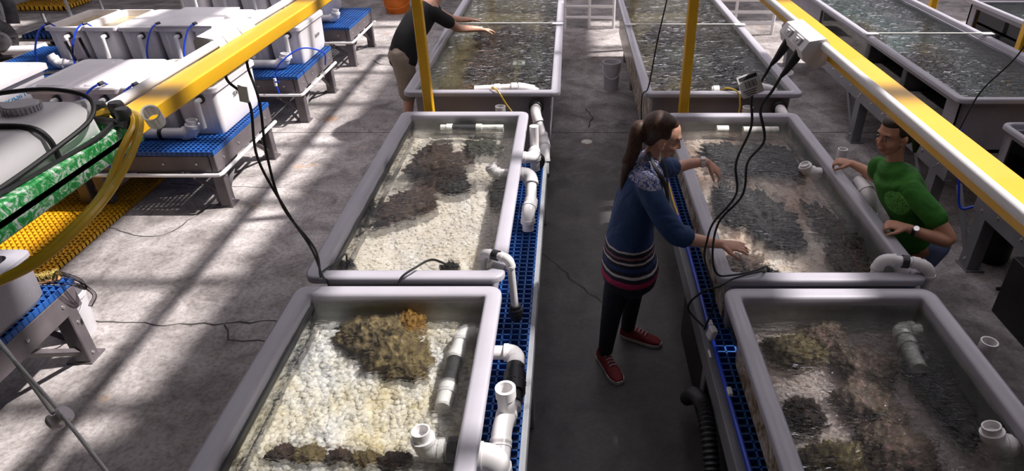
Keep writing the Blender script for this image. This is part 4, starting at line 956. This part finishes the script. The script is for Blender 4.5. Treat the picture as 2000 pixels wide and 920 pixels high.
cord('pump_cable', 'black cable arching behind the cap of the air pump', [(-1.5, 1.25, 2.34), (-1.3, 1.36, 2.36), (-1.2, 1.415, 2.362), (-1.12, 1.415, 2.36), (-1.06, 1.40, 2.345), (-1.035, 1.34, 2.32), (-1.045, 1.22, 2.30), (-1.05, 1.10, 2.29), (-1.05, .98, 2.29), (-1.05, .85, 2.29)], .005, 'rubber', 'cable')
cord('pump_cable', 'black cable hugging the front side of the air pump', [(-1.03, 1.40, 2.29), (-1.025, 1.33, 2.285), (-1.04, 1.2, 2.28), (-1.045, 1.08, 2.283), (-1.04, .95, 2.295), (-1.04, .82, 2.30)], .005, 'rubber', 'cable')
for i, (dx, lab) in enumerate(((0, 'yellow air hose drooping from the green platform, outer loop'), (-.012, 'yellow air hose drooping from the green platform, inner loop'))):
    cord('air_hose', lab, [(-1.10+dx, 1.44, 2.29), (-1.06+dx, 1.445, 2.30), (-1.01+dx, 1.44, 2.30), (-.97+dx, 1.40, 2.29), (-.962+dx*2, 1.33, 2.25), (-.975+dx, 1.24, 2.20), (-.99+dx, 1.14, 2.17), (-1.03+dx, 1.06, 2.14), (-1.1, 1.0, 2.12)], .0085, 'yhose', 'hose')
vb = thing('valve_cluster', 'black valve fittings clamped on the corner of the green platform', 'valve', (-1.03, 1.42, 2.28))
for x, y, z in ((-1.09, 1.455, 2.288), (-1.045, 1.45, 2.292), (-1.01, 1.415, 2.29)):
    MB().lathe([(.001, .03), (.014, .03), (.017, .024), (.017, 0), (.012, -.012)], (x, y, z), n=12).build('knob', 'black', vb)
MB().tube([(-1.10, 1.44, 2.284), (-1.0, 1.40, 2.286)], .010, 10).build('manifold', 'black', vb)
rg = MB(); b = Vector((-.985, 1.47, 2.288)); a = b-Vector((.30, -.62, .60)).normalized()*.055; rg.tube([a, b], .0205, 24, False); rg.tube([a, b], .017, 24, False)
d_ = (b-a).normalized(); q_ = Vector((0, 0, 1)).rotation_difference(d_); rg.rings([[b+q_ @ Vector((k*math.cos(2*math.pi*j/24), k*math.sin(2*math.pi*j/24), 0)) for j in range(24)] for k in (.0205, .017)])
tag(rg.build('pipe_sleeve', 'pvc'), 'short open white pipe sleeve at the corner of the green platform', 'pipe')
# pulley ropes, lower left
pu = thing('rope_pulley', 'white porcelain spool hanging on two cords in the lower left corner', 'pulley', (-1.2, 1.1, 1.66))
MB().lathe([(k*.66, q*.66) for k, q in [(.010, -.030), (.030, -.030), (.034, -.024), (.034, -.016), (.022, -.010), (.020, 0), (.022, .010), (.034, .016), (.034, .024), (.030, .030), (.010, .030)]], (-1.195, 1.095, 1.68), (.75, .45, .5), 24, True).build('spool', 'porcelain', pu)
MB().tube([(-1.66, 1.45, 1.80), (-1.40, 1.25, 1.745), (-1.20, 1.09, 1.70)], .0042, 8).build('cord', 'rope', pu)
MB().tube([(-1.70, 1.46, 1.83), (-1.20, 1.105, 1.70), (-.90, .87, 1.66)], .0042, 8).build('cord', 'rope', pu)

# ------------------------------------------------------------------ blower and cart, upper left
bl = thing('air_blower', 'dark finned air blower on a yellow-edged plinth in the upper left', 'blower', (-7.30, 8.45, .3))
prof = [(.06, -.14), (.24, -.13)]
for i in range(6): prof += [(.26, -.11+i*.04), (.24, -.09+i*.04)]
prof += [(.20, .14), (.06, .15)]
MB().lathe(prof, (-7.35, 8.45, .62), (.75, -.6, 0), 32, True).build('housing', 'pump', bl)
MB().lathe([(.02, .14), (.13, .15), (.13, .32), (.10, .36), (.02, .37)], (-7.35, 8.45, .62), (.75, -.6, 0), 24, True).build('motor', 'pump', bl)
for i in range(12):
    a = i*math.pi/6; c = Vector((-7.35, 8.45, .62)); ax = Vector((.75, -.6, 0)).normalized(); u = Vector((0, 0, 1)); w = ax.cross(u)
    MB().tube([c+ax*.155+(u*math.cos(a)+w*math.sin(a))*.07, c+ax*.15+(u*math.cos(a)+w*math.sin(a))*.235], .008, 5).build('fin', 'pump', bl)
MB().tube(spline([(-7.50, 8.7, .7), (-7.55, 8.8, 1.0), (-7.30, 8.75, 1.15), (-7.15, 8.7, 1.0), (-7.15, 8.65, .75)], 6), .07, 14).build('pipe', 'pump', bl)
MB().tube([(-7.15, 8.3, .5), (-6.75, 8.35, .5), (-6.65, 8.42, .52)], .055, 14).build('outlet_pipe', 'pvc', bl)
MB().box((-7.30, 8.35, .17), (1.2, .7, .34), bev=.01).build('plinth', 'steel', bl); MB().box((-7.30, 7.99, .30), (1.22, .03, .06)).build('plinth_edge', 'yellow', bl); MB().box((-6.68, 8.35, .30), (.03, .72, .06)).build('plinth_edge', 'yellow', bl)
ct = thing('shelf_cart', 'open shelf trolley with blue and yellow trays in the upper left', 'trolley', (-7.6, 10.0, 0))
for x in (-8.1, -7.15):
    for y in (9.7, 10.4): MB().tube([(x, y, .08), (x, y, 1.25)], .022, 10).build('post', 'railgrey', ct)
for z, mt in ((.25, 'blue'), (.65, 'yellow_grate'), (1.1, 'blue')):
    MB().box((-7.62, 10.05, z), (.95, .72, .025)).build('shelf', 'steel', ct); grating(-8.0, -7.25, 9.75, 10.35, z+.07, .07, .02, .05).build('tray', mt, ct, smooth=False)
for x in (-8.1, -7.15):
    for y in (9.7, 10.4): MB().lathe([(.001, -.015), (.04, -.015), (.04, .015), (.001, .015)], (x, y, .04), (0, 1, 0), 14).build('wheel', 'black', ct)
# racks closing the aisles at the top edge
for lab, x0, x1, y in (('white pipe rack closing the aisle between the far tanks', -.1, .72, 11.4), ('white pipe rack at the top between the right-hand rows', 2.05, 3.3, 11.0)):
    r_ = thing('pipe_rack', lab, 'rack', ((x0+x1)/2, y, 0))
    for z in (.18, .36, .55): MB().tube([(x0, y, z), (x1, y, z)], .028, 12).build('rail', 'pvc', r_)
    for k in (0, .5, 1): MB().tube([(x0+(x1-x0)*k, y, .0), (x0+(x1-x0)*k, y, .62)], .026, 12).build('upright', 'pvc', r_)
    MB().box(((x0+x1)/2, y+.35, .60), (x1-x0, .6, .10), bev=.01).build('shelf', 'steel', r_)
for lab, x, y in (('white plastic sack far back at the top left', -5.9, 11.6),):
    tag(MB().box((x, y, .3), (1.2, .5, .6), bev=.06).build('white_bin', 'tub'), 'white storage bin far back at the top left', 'bin')
# ------------------------------------------------------------------ people
def pmat(name, col, rough=.5, var=.08, scale=14, sss=0):
    m = pm(name, col, rough, var=var, scale=scale)
    if sss:
        b = m.node_tree.nodes['Principled BSDF']; b.inputs['Subsurface Weight'].default_value = sss; b.inputs['Subsurface Radius'].default_value = (.012, .004, .002)
    return m
M['skin'] = pmat('skin', (.62, .34, .24), .5, .06, 20, .15)
M['skin_tan'] = pmat('skin_tan', (.50, .25, .16), .5, .06, 20, .15)
M['lips'] = pmat('lips', (.42, .12, .10), .4)
M['eyewhite'] = pmat('eyewhite', (.75, .72, .70), .2); M['iris'] = pmat('iris', (.03, .018, .01), .15)
M['jeans'] = pmat('jeans', (.012, .016, .028), .8, .3, 30)
M['shoe'] = pmat('shoe_red', (.22, .012, .016), .6, .15, 30); M['sole'] = pmat('sole', (.62, .60, .60), .6); M['lace'] = pmat('lace', (.55, .54, .58), .7)
M['khaki'] = pmat('khaki', (.30, .24, .18), .8); M['blacktee'] = pmat('black_tee', (.010, .010, .011), .85, .2)
M['strap'] = pmat('lanyard', (.008, .008, .009), .6); M['silver'] = pm('silver', (.75, .74, .72), .25, metal=.9); M['shirt_blue'] = pmat('jeans_light', (.15, .2, .35), .8)
def mat_hair(name, c0, c1):
    m, nt, b, tc = newmat(name); mp = nd(nt, 'ShaderNodeMapping'); mp.inputs['Scale'].default_value = (1, 1, .12)
    nt.links.new(tc.outputs['Object'], mp.inputs[0]); n = noise_tex(nt, mp.outputs[0], 160, 3, .6, .6)
    nt.links.new(ramp(nt, n, [(.35, c0), (.68, c1)]), b.inputs['Base Color']); b.inputs['Roughness'].default_value = .5
    bump(nt, b, n, .5, .004); return m
M['hair_brown'] = mat_hair('hair_brown', (.020, .008, .004), (.085, .036, .016)); M['hair_dark'] = mat_hair('hair_dark', (.010, .005, .003), (.05, .024, .013))
def mat_tunic():
    m, nt, b, tc = newmat('tunic'); sx = nd(nt, 'ShaderNodeSeparateXYZ'); nt.links.new(tc.outputs['Object'], sx.inputs[0])
    w = noise_tex(nt, tc.outputs['Object'], 9, 3); z = mth(nt, 'ADD', sx.outputs[2], mth(nt, 'MULTIPLY', mth(nt, 'SUBTRACT', w, .5), .02))
    mr = nd(nt, 'ShaderNodeMapRange'); mr.inputs[1].default_value = .70; mr.inputs[2].default_value = 1.40; nt.links.new(z, mr.inputs[0])
    BL_ = (.015, .052, .155); NV = (.010, .012, .026); PK = (.45, .02, .10); WH = (.62, .56, .55); RS = (.30, .12, .15)
    def p(zz): return (zz-.70)/.70
    st = [(0, NV), (p(.722), PK), (p(.762), NV), (p(.785), WH), (p(.803), NV), (p(.825), (.02, .04, .16)), (p(.845), NV), (p(.865), WH), (p(.877), NV), (p(.893), RS), (p(.905), NV), (p(.925), WH), (p(.937), BL_), (p(1.0), BL_)]
    c = ramp(nt, mr.outputs[0], st, 'CONSTANT')
    f = noise_tex(nt, tc.outputs['Object'], 60, 3, .7); c = mixc(nt, .35, c, ramp(nt, f, [(.35, (.55, .55, .6)), (.65, (1, 1, 1))]), 'MULTIPLY')
    yk = ramp(nt, noise_tex(nt, tc.outputs['Object'], 38, 3, .6, 2.5), [(.44, (.03, .06, .2)), (.50, (.55, .55, .68)), (.56, (.10, .06, .12)), (.62, (.5, .45, .55))], 'CONSTANT')
    k = ramp(nt, sx.outputs[2], [(.0, (0, 0, 0)), (1, (1, 1, 1))]); g = mth(nt, 'GREATER_THAN', z, 1.325)
    c = mixc(nt, g, c, yk); nt.links.new(c, b.inputs['Base Color']); b.inputs['Roughness'].default_value = .75
    wv = noise_tex(nt, tc.outputs['Object'], 7, 2, .5, 1.0); bump(nt, b, wv, .5, .05); return m
M['tunic'] = mat_tunic()
M['sleeve'] = pmat('sleeve_blue', (.016, .056, .165), .75, .2, 10)
def mat_tee(center):
    m, nt, b, tc = newmat('green_tee'); V = tc.outputs['Object']
    vm = nd(nt, 'ShaderNodeVectorMath', operation='DISTANCE'); nt.links.new(V, vm.inputs[0]); vm.inputs[1].default_value = center
    d = vm.outputs['Value']; ins = mth(nt, 'LESS_THAN', d, .080)
    n = noise_tex(nt, V, 75, 4, .7, 2.0); pt = ramp(nt, n, [(.48, (.20, .60, .13)), (.54, (.04, .25, .02))])
    c = mixc(nt, ins, ramp(nt, noise_tex(nt, V, 12, 3), [(.35, (.022, .14, .010)), (.65, (.035, .20, .016))]), pt)
    nt.links.new(c, b.inputs['Base Color']); b.inputs['Roughness'].default_value = .8
    bump(nt, b, noise_tex(nt, V, 8, 2, .5, 1.0), .5, .04); return m

def remesh(o, vox, it=6, fac=.5):
    r = o.modifiers.new('r', 'REMESH'); r.mode = 'VOXEL'; r.voxel_size = vox; r.use_smooth_shade = True
    s = o.modifiers.new('s', 'SMOOTH'); s.iterations = it; s.factor = fac
    bpy.context.view_layer.update()
    me = bpy.data.meshes.new_from_object(o.evaluated_get(bpy.context.evaluated_depsgraph_get()))
    o.modifiers.clear(); old = o.data; mats = list(old.materials); o.data = me
    me.materials.clear()
    for k in mats: me.materials.append(k)
    for p in me.polygons: p.use_smooth = True
    return o
def frame(fwd, up=(0, 0, 1)):
    x = Vector(fwd).normalized(); y = Vector(up).cross(x).normalized(); z = x.cross(y); return Matrix((x, y, z)).transposed()
def head(mb, C, R, s=1.0):
    C = Vector(C); T = lambda p: C+R @ (Vector(p)*s)
    E = lambda p, r: mb.ell(T(p), Vector(r)*s, R, 20, 12)
    E((-.012, 0, .028), (.098, .075, .090)); E((.022, 0, -.025), (.066, .062, .085)); E((.050, 0, -.088), (.030, .032, .024))
    E((.070, 0, .032), (.022, .052, .016)); E((.030, 0, -.06), (.05, .052, .045))
    for q in (-1, 1):
        E((.056, q*.036, -.030), (.030, .024, .026)); E((-.008, q*.074, -.012), (.020, .010, .031)); E((.004, q*.072, -.036), (.010, .008, .014))
    mb.tube([T((.080, 0, .022)), T((.098, 0, -.012)), T((.106, 0, -.026))], [.008*s, .011*s, .012*s], 10, round_ends=True)
    for q in (-1, 1): E((.092, q*.011, -.029), (.012, .009, .009))
    E((.083, 0, -.057), (.014, .024, .007)); E((.081, 0, -.069), (.014, .021, .007))
def face_parts(root, C, R, s=1.0, hair='hair_dark'):
    C = Vector(C); T = lambda p: C+R @ (Vector(p)*s)
    for q in (-1, 1):
        e = MB().ell(T((.0770, q*.031, .006)), Vector((.009, .0145, .0075))*s, R, 12, 8).build('eye', 'eyewhite', root)
        MB().ell(T((.0842, q*.031, .005)), Vector((.0035, .0062, .0062))*s, R, 10, 6).build('iris', 'iris', e)
        MB().tube([T((.081, q*.017, .012)), T((.0862, q*.031, .0150)), T((.078, q*.046, .010))], .0018*s, 6).build('eyelid', 'hair_dark', e)
        MB().tube([T((.089, q*.014, .028)), T((.090, q*.032, .034)), T((.078, q*.050, .028))], [.003*s, .0032*s, .0016*s], 8).build('eyebrow', hair, root)
    MB().ell(T((.0895, 0, -.0575)), Vector((.0085, .021, .0055))*s, R, 12, 6).ell(T((.0875, 0, -.0675)), Vector((.0085, .018, .006))*s, R, 12, 6).build('lips', 'lips', root)
def hand(mb, w, d, n, curl=.35, side=1, s=1.0, spread=.10):
    """w wrist, d direction of the hand, n back-of-hand normal; five fingers, the thumb leaving the side of the palm"""
    w = Vector(w); d = Vector(d).normalized(); n = Vector(n); n = (n-d*n.dot(d)).normalized(); b = d.cross(n)*side
    mb.tube([w-d*.02*s, w+d*.02*s, w+d*.055*s, w+d*.088*s], [(.018*s, .026*s), (.016*s, .033*s), (.015*s, .040*s), (.011*s, .038*s)], 16, side=n, round_ends=True)
    for i, (o, L) in enumerate(((.030, .066), (.010, .076), (-.010, .070), (-.029, .054))):
        p = w+d*.082*s+b*o*s; a = spread*(o/.03); dirv = (d+b*a).normalized(); pts = [p]; ang = curl*.5
        for k, f in enumerate((.46, .31, .23)):
            q = dirv*math.cos(ang)-n*math.sin(ang); p = p+q*L*f*s; pts.append(p); ang += curl*(1.0 if k == 0 else .7)
        mb.tube(pts, [.0088*s, .0085*s, .0078*s, .0066*s], 10, round_ends=True)
    p0 = w+d*.020*s+b*.028*s; t = (d*.75+b*.62-n*.25).normalized(); p1 = p0+t*.040*s; t2 = (d*.92+b*.22-n*.35).normalized(); p2 = p1+t2*.030*s; p3 = p2+(t2-n*.25).normalized()*.022*s
    mb.tube([p0, p1, p2, p3], [.014*s, .0115*s, .0095*s, .0078*s], 10, round_ends=True)
def limb(mb, pts, rad, n=16): mb.tube(spline(pts, 5), sum([[rad[i]+(rad[i+1]-rad[i])*k/5 for k in range(5)] for i in range(len(rad)-1)], [])+[rad[-1]], n, round_ends=True)
def lerp_r(rad, k=5):
    out = []
    for i in range(len(rad)-1):
        a, b = rad[i], rad[i+1]
        for j in range(k):
            t = j/k; out.append(tuple(a[q]+(b[q]-a[q])*t for q in (0, 1)))
    return out+[tuple(rad[-1])]
def trunk(mb, pts, rad, side, n=24): mb.tube(spline(pts, 5), lerp_r(rad), n, side=side, round_ends=True)
def shoe(root, heel, toe, ankle, mats=('shoe', 'sole', 'lace')):
    heel, toe = Vector((*heel, 0)), Vector((*toe, 0)); d = (toe-heel).normalized(); L = (toe-heel).length; s = Vector((0, 0, 1)).cross(d)
    def ring(t, z, k=1.0):
        return t
    prof = [(0, .028), (.06, .036), (.25, .037), (.5, .039), (.7, .046), (.85, .044), (.95, .032), (1, .014)]
    rs = []
    for zz, k in ((.0, 1.0), (.024, 1.05)):
        pts = [heel+d*L*t+s*w*k for t, w in prof]+[heel+d*L*t-s*w*k for t, w in prof[::-1]]; rs.append([Vector((p.x, p.y, zz)) for p in pts])
    MB().rings(rs, True, True, True).build('sole', mats[1], root, ang=50)
    m = MB(); top = [(0, .085), (.12, .100), (.28, .098), (.45, .082), (.65, .062), (.85, .048), (.97, .036)]
    wd = [.030, .037, .038, .039, .044, .042, .026]; rr_ = []
    for (t, z), w in zip(top, wd):
        c = heel+d*L*t; rr_.append([c+s*w*math.cos(a)+Vector((0, 0, .020+(z-.020)*max(0, math.sin(a))**.7)) for a in [math.pi*i/12 for i in range(13)]])
    m.rings(rr_, False); m.f.append(tuple(range(13))); m.f.append(tuple(6*13+i for i in range(13)))
    u = m.build('shoe_upper', mats[0], root, ang=60)
    for i in range(4):
        t = .36+.085*i; z = .094-.062*(t-.3); c = heel+d*L*t+Vector((0, 0, z)); MB().tube([c-s*.022-Vector((0, 0, .006)), c+Vector((0, 0, .003)), c+s*.022-Vector((0, 0, .006))], .0035, 6).build('lace', mats[2], u)

# ---- woman in the blue tunic
wr = thing('person', 'woman in blue striped tunic with long ponytail reaching over the tank', 'person', (.32, 3.12, 0))
RW = frame((.93, -.02, -.33)); HC = Vector((.475, 3.18, 1.505))
body = MB(); head(body, HC, RW, .98)
limb(body, [(.40, 3.15, 1.33), (.425, 3.16, 1.40), (.455, 3.175, 1.46)], [.060, .050, .052])
trunk(body, [(.32, 3.13, .84), (.335, 3.12, 1.0), (.365, 3.13, 1.18), (.395, 3.15, 1.31), (.405, 3.155, 1.36)], [(.10, .15), (.095, .125), (.10, .145), (.085, .15), (.055, .09)], (1, 0, 0))
limb(body, [(.385, 2.99, 1.335), (.46, 2.905, 1.20), (.545, 2.865, 1.10), (.66, 2.865, 1.065), (.765, 2.875, 1.04)], [.048, .043, .037, .033, .024])
hand(body, (.775, 2.875, 1.038), (1, -.06, -.10), (.1, -.25, 1), .28, 1, .95)
limb(body, [(.43, 3.31, 1.325), (.52, 3.42, 1.22), (.60, 3.50, 1.17), (.70, 3.53, 1.185), (.80, 3.55, 1.185)], [.047, .042, .036, .032, .024])
hand(body, (.81, 3.55, 1.182), (.72, .0, -.62), (.6, -.35, .7), .5, 1, .95)
limb(body, [(.31, 3.04, .84), (.245, 3.06, .48), (.215, 3.13, .09)], [.085, .052, .036]); limb(body, [(.35, 3.22, .84), (.385, 3.28, .48), (.375, 3.37, .09)], [.085, .052, .036])
bo = remesh(body.build('body', 'skin', wr), .005, 4); face_parts(wr, HC, RW, .98, 'hair_brown')
tu = MB(); trunk(tu, [(.335, 3.10, .735), (.325, 3.11, .86), (.335, 3.12, 1.02), (.365, 3.13, 1.18), (.395, 3.15, 1.32), (.405, 3.155, 1.365)], [(.165, .20), (.145, .185), (.122, .155), (.122, .165), (.100, .168), (.062, .10)], (1, 0, 0))
for q in ([(.385, 2.99, 1.33), (.45, 2.915, 1.21), (.53, 2.868, 1.11), (.58, 2.866, 1.09)], [(.43, 3.31, 1.32), (.52, 3.42, 1.22), (.585, 3.49, 1.18)]):
    limb(tu, q, [.060, .062, .060, .056][:len(q)])
remesh(tu.build('tunic', 'tunic', wr, origin=None), .009, 6)
for c, d, r in (((.575, 2.866, 1.092), (.9, 0, -.25), .054), ((.585, 3.49, 1.18), (.7, .6, 0), .052)): MB().lathe([(r*.8, -.02), (r*1.06, -.018), (r*1.1, 0), (r*1.06, .018), (r*.8, .02)], c, d, 20).build('rolled_cuff', 'sleeve', wr)
jn = MB(); limb(jn, [(.31, 3.045, .86), (.27, 3.045, .66), (.24, 3.06, .46), (.215, 3.13, .10)], [.105, .083, .062, .046]); limb(jn, [(.35, 3.21, .86), (.37, 3.25, .66), (.385, 3.285, .46), (.372, 3.365, .10)], [.105, .083, .062, .046]); jn.ell((.33, 3.12, .86), (.12, .16, .10))
remesh(jn.build('trousers', 'jeans', wr), .009, 4)
shoe(wr, (.187, 3.185), (.297, 2.93), None); shoe(wr, (.335, 3.40), (.585, 3.28), None)
hr = MB(); T = lambda p: HC+RW @ Vector(p)
hr.ell(T((-.036, 0, .040)), (.092, .081, .088), RW, 24, 14); hr.ell(T((-.011, 0, .080)), (.068, .062, .040), RW, 20, 10); hr.ell(T((-.06, 0, -.005)), (.05, .068, .065), RW, 20, 10)
for q in (-1, 1): hr.ell(T((-.010, q*.066, .036)), (.034, .014, .034), RW, 16, 8)
pt = spline([T((-.110, 0, .030)), T((-.140, -.01, .0)), (.322, 3.14, 1.45), (.295, 3.12, 1.38), (.272, 3.10, 1.29), (.262, 3.09, 1.23)], 5)
hr.tube(pt, [(.022+.016*math.sin(min(1, i/9)*math.pi*.62), .022+.022*math.sin(min(1, i/9)*math.pi*.62)) if i < 16 else (.030-.0026*(i-15), .036-.003*(i-15)) for i in range(len(pt))], 16, round_ends=True)
remesh(hr.build('hair', 'hair_brown', wr), .006, 4)
MB().lathe([(.022, -.010), (.027, -.008), (.027, .008), (.022, .010)], T((-.124, 0, .020)), pt[2]-pt[0], 14).build('hair_tie', 'black', wr)
er = T((.0, -.076, -.052)); MB().ell(er+Vector((0, -.006, -.035)), (.006, .004, .020), None, 10, 8).tube([er, er+Vector((0, -.004, -.018))], .0015, 6).build('earring', 'silver', wr)
wt = MB().lathe([(.028, -.012), (.031, -.010), (.031, .010), (.028, .012)], (.775, 3.547, 1.186), (1, .1, 0), 20).build('watch', 'white', wr); MB().box((.775, 3.535, 1.218), (.030, .030, .010), Euler((.3, 0, 0)), .004).build('watch_case', 'white', wt)
MB().tube(spline([(.395, 3.10, 1.455), (.43, 3.045, 1.39), (.475, 3.03, 1.32), (.505, 3.04, 1.22), (.51, 3.06, 1.12), (.50, 3.08, 1.02)], 6), [(.003, .012)]*31, 8, side=(.5, -.8, .2)).build('lanyard', 'strap', wr)
MB().tube(spline([(.40, 3.22, 1.45), (.47, 3.23, 1.38), (.51, 3.20, 1.30), (.52, 3.15, 1.2), (.515, 3.1, 1.1), (.50, 3.08, 1.02)], 6), [(.003, .012)]*31, 8, side=(.8, -.4, .2)).build('lanyard', 'strap', wr)

# ---- woman in the green shirt
gr = thing('person', 'woman in green t-shirt leaning on the right rim of the tank', 'person', (2.08, 3.32, 0))
RG = frame((-.90, -.34, -.20), (-.12, -.05, 1)); GC = Vector((1.785, 3.40, 1.425))
gb = MB(); head(gb, GC, RG, .98)
limb(gb, [(1.832, 3.400, 1.200), (1.825, 3.400, 1.280), (1.812, 3.405, 1.370)], [.054, .044, .046])
trunk(gb, [(2.050, 3.330, 0.800), (1.980, 3.340, 0.950), (1.905, 3.370, 1.080), (1.848, 3.390, 1.165), (1.835, 3.395, 1.195)], [(.10, .15), (.09, .125), (.10, .145), (.075, .140), (.045, .07)], (1, .1, .4))
limb(gb, [(1.880, 3.225, 1.165), (1.975, 3.120, 1.060), (2.045, 3.035, 0.965), (1.94, 3.055, 0.980), (1.845, 3.100, 1.000)], [.048, .044, .038, .033, .025])
hand(gb, (1.835, 3.105, 1.003), (-.85, .30, .05), (-.1, -.2, 1), 1.05, -1, .95, .04)
limb(gb, [(1.815, 3.555, 1.165), (1.88, 3.650, 1.070), (1.925, 3.730, 0.99), (1.875, 3.820, 1.005), (1.825, 3.885, 1.015)], [.047, .042, .036, .032, .025])
hand(gb, (1.820, 3.895, 1.016), (-.85, .45, -.02), (-.15, -.2, 1), .95, -1, .95, .04)
limb(gb, [(2.050, 3.240, 0.800), (1.980, 3.250, 0.460), (2.120, 3.220, 0.090)], [.09, .056, .038]); limb(gb, [(2.050, 3.420, 0.800), (1.980, 3.440, 0.460), (2.120, 3.450, 0.090)], [.09, .056, .038])
remesh(gb.build('body', 'skin_tan', gr), .005, 4); face_parts(gr, GC, RG, .98)
ts = MB(); trunk(ts, [(2.035, 3.325, 0.790), (1.980, 3.335, 0.950), (1.905, 3.370, 1.080), (1.850, 3.390, 1.175), (1.832, 3.395, 1.203)], [(.125, .168), (.112, .148), (.124, .168), (.110, .172), (.078, .122)], (1, .1, .4))
limb(ts, [(1.875, 3.235, 1.165), (1.93, 3.170, 1.110), (1.985, 3.115, 1.055)], [.062, .064, .064]); limb(ts, [(1.820, 3.545, 1.165), (1.85, 3.60, 1.115), (1.88, 3.65, 1.075)], [.060, .062, .062])
M['tee'] = mat_tee((1.82-2.08, 3.25-3.32, 1.07))
remesh(ts.build('t_shirt', 'tee', gr), .008, 5)
gj = MB(); limb(gj, [(2.09, 3.25, .82), (1.985, 3.25, .46), (2.12, 3.22, .10)], [.11, .075, .055]); limb(gj, [(2.09, 3.41, .82), (1.985, 3.44, .46), (2.12, 3.45, .10)], [.11, .075, .055]); gj.ell((2.09, 3.33, .80), (.12, .16, .10))
remesh(gj.build('trousers', 'shirt_blue', gr), .010, 4)
shoe(gr, (2.18, 3.22), (1.93, 3.20), None, ('dark', 'sole', 'lace')); shoe(gr, (2.18, 3.46), (1.93, 3.47), None, ('dark', 'sole', 'lace'))
gh = MB(); T = lambda p: GC+RG @ Vector(p)
gh.ell(T((-.034, 0, .040)), (.094, .082, .090), RG, 24, 14); gh.ell(T((-.002, 0, .079)), (.074, .063, .040), RG, 20, 10); [gh.ell(T((-.008, q*.067, .040)), (.040, .015, .038), RG, 16, 8) for q in (-1, 1)]; [gh.ell(T((-.045, q*.062, .0)), (.035, .020, .05), RG, 16, 8) for q in (-1, 1)]; gh.ell(T((.010, 0, .091)), (.052, .056, .028), RG, 16, 8); gh.ell(T((-.115, 0, -.01)), (.040, .042, .042), RG, 16, 10); gh.ell(T((-.06, 0, -.02)), (.05, .066, .06), RG); gh.tube([T((-.12, 0, .0)), T((-.155, .0, -.05)), T((-.165, 0, -.11)), T((-.16, 0, -.17))], [.03, .034, .028, .012], 14, round_ends=True)
remesh(gh.build('hair', 'hair_dark', gr), .006, 4)
wt = MB().lathe([(.028, -.009), (.031, -.008), (.031, .008), (.028, .009)], (1.868, 3.082, .998), (.8, -.55, 0), 20).build('watch', 'dark', gr); MB().lathe([(.001, .008), (.014, .008), (.017, .004), (.017, 0)], (1.864, 3.060, 1.022), (-.2, -.7, .7), 18).build('watch_face', 'silver', wt)

# ---- man in the black t-shirt, cut by the top edge
mr_ = thing('person', 'person in black t-shirt and khaki shorts leaning into the far left tank', 'person', (-1.80, 6.85, 0))
mb_ = MB(); RM = frame((.75, .55, -.45)); MC = Vector((-1.30, 7.32, 1.52)); head(mb_, MC, RM)
limb(mb_, [(-1.46, 7.18, 1.30), (-1.40, 7.23, 1.38), (-1.34, 7.28, 1.46)], [.068, .060, .058])
trunk(mb_, [(-1.78, 6.92, .82), (-1.72, 6.96, .98), (-1.60, 7.06, 1.15), (-1.49, 7.15, 1.28), (-1.46, 7.18, 1.32)], [(.12, .17), (.115, .155), (.12, .18), (.10, .19), (.06, .10)], (.7, .4, -.3))
limb(mb_, [(-1.40, 7.0, 1.26), (-1.26, 7.08, 1.13), (-1.22, 7.28, 1.03), (-1.12, 7.42, .99), (-1.0, 7.50, .965)], [.055, .050, .044, .038, .028]); hand(mb_, (-.99, 7.505, .96), (.85, .45, -.15), (0, 0, 1), .3, 1)
limb(mb_, [(-1.56, 7.33, 1.26), (-1.48, 7.55, 1.15), (-1.40, 7.70, 1.05), (-1.30, 7.80, 1.0), (-1.18, 7.88, .98)], [.055, .050, .044, .038, .028]); hand(mb_, (-1.17, 7.885, .98), (.8, .5, -.2), (0, 0, 1), .3, -1)
limb(mb_, [(-1.76, 6.84, .82), (-1.74, 6.84, .46), (-1.80, 6.82, .09)], [.10, .065, .045]); limb(mb_, [(-1.82, 7.04, .82), (-1.78, 7.08, .46), (-1.84, 7.08, .09)], [.10, .065, .045])
remesh(mb_.build('body', 'skin', mr_), .006, 4); face_parts(mr_, MC, RM)
s_ = MB(); trunk(s_, [(-1.775, 6.925, .80), (-1.72, 6.96, .98), (-1.60, 7.06, 1.15), (-1.50, 7.145, 1.27), (-1.475, 7.165, 1.30)], [(.145, .195), (.135, .18), (.14, .20), (.115, .205), (.07, .12)], (.7, .4, -.3))
limb(s_, [(-1.41, 7.0, 1.255), (-1.33, 7.03, 1.19), (-1.28, 7.06, 1.15)], [.072, .070, .070]); limb(s_, [(-1.555, 7.32, 1.255), (-1.52, 7.42, 1.20), (-1.49, 7.5, 1.17)], [.072, .070, .070])
remesh(s_.build('t_shirt', 'blacktee', mr_), .010, 4)
k_ = MB(); limb(k_, [(-1.76, 6.85, .84), (-1.745, 6.84, .62), (-1.745, 6.84, .46)], [.125, .105, .10]); limb(k_, [(-1.82, 7.03, .84), (-1.79, 7.06, .62), (-1.785, 7.075, .46)], [.125, .105, .10]); k_.ell((-1.79, 6.94, .84), (.14, .18, .10))
remesh(k_.build('shorts', 'khaki', mr_), .010, 4)
shoe(mr_, (-1.87, 6.80), (-1.60, 6.86), None, ('dark', 'sole', 'lace')); shoe(mr_, (-1.91, 7.06), (-1.64, 7.13), None, ('dark', 'sole', 'lace'))
h_ = MB(); T = lambda p: MC+RM @ Vector(p); h_.ell(T((-.026, 0, .036)), (.096, .081, .088), RM, 24, 14); h_.ell(T((.004, 0, .072)), (.074, .064, .042), RM, 20, 10)
remesh(h_.build('hair', 'hair_dark', mr_), .007, 3)
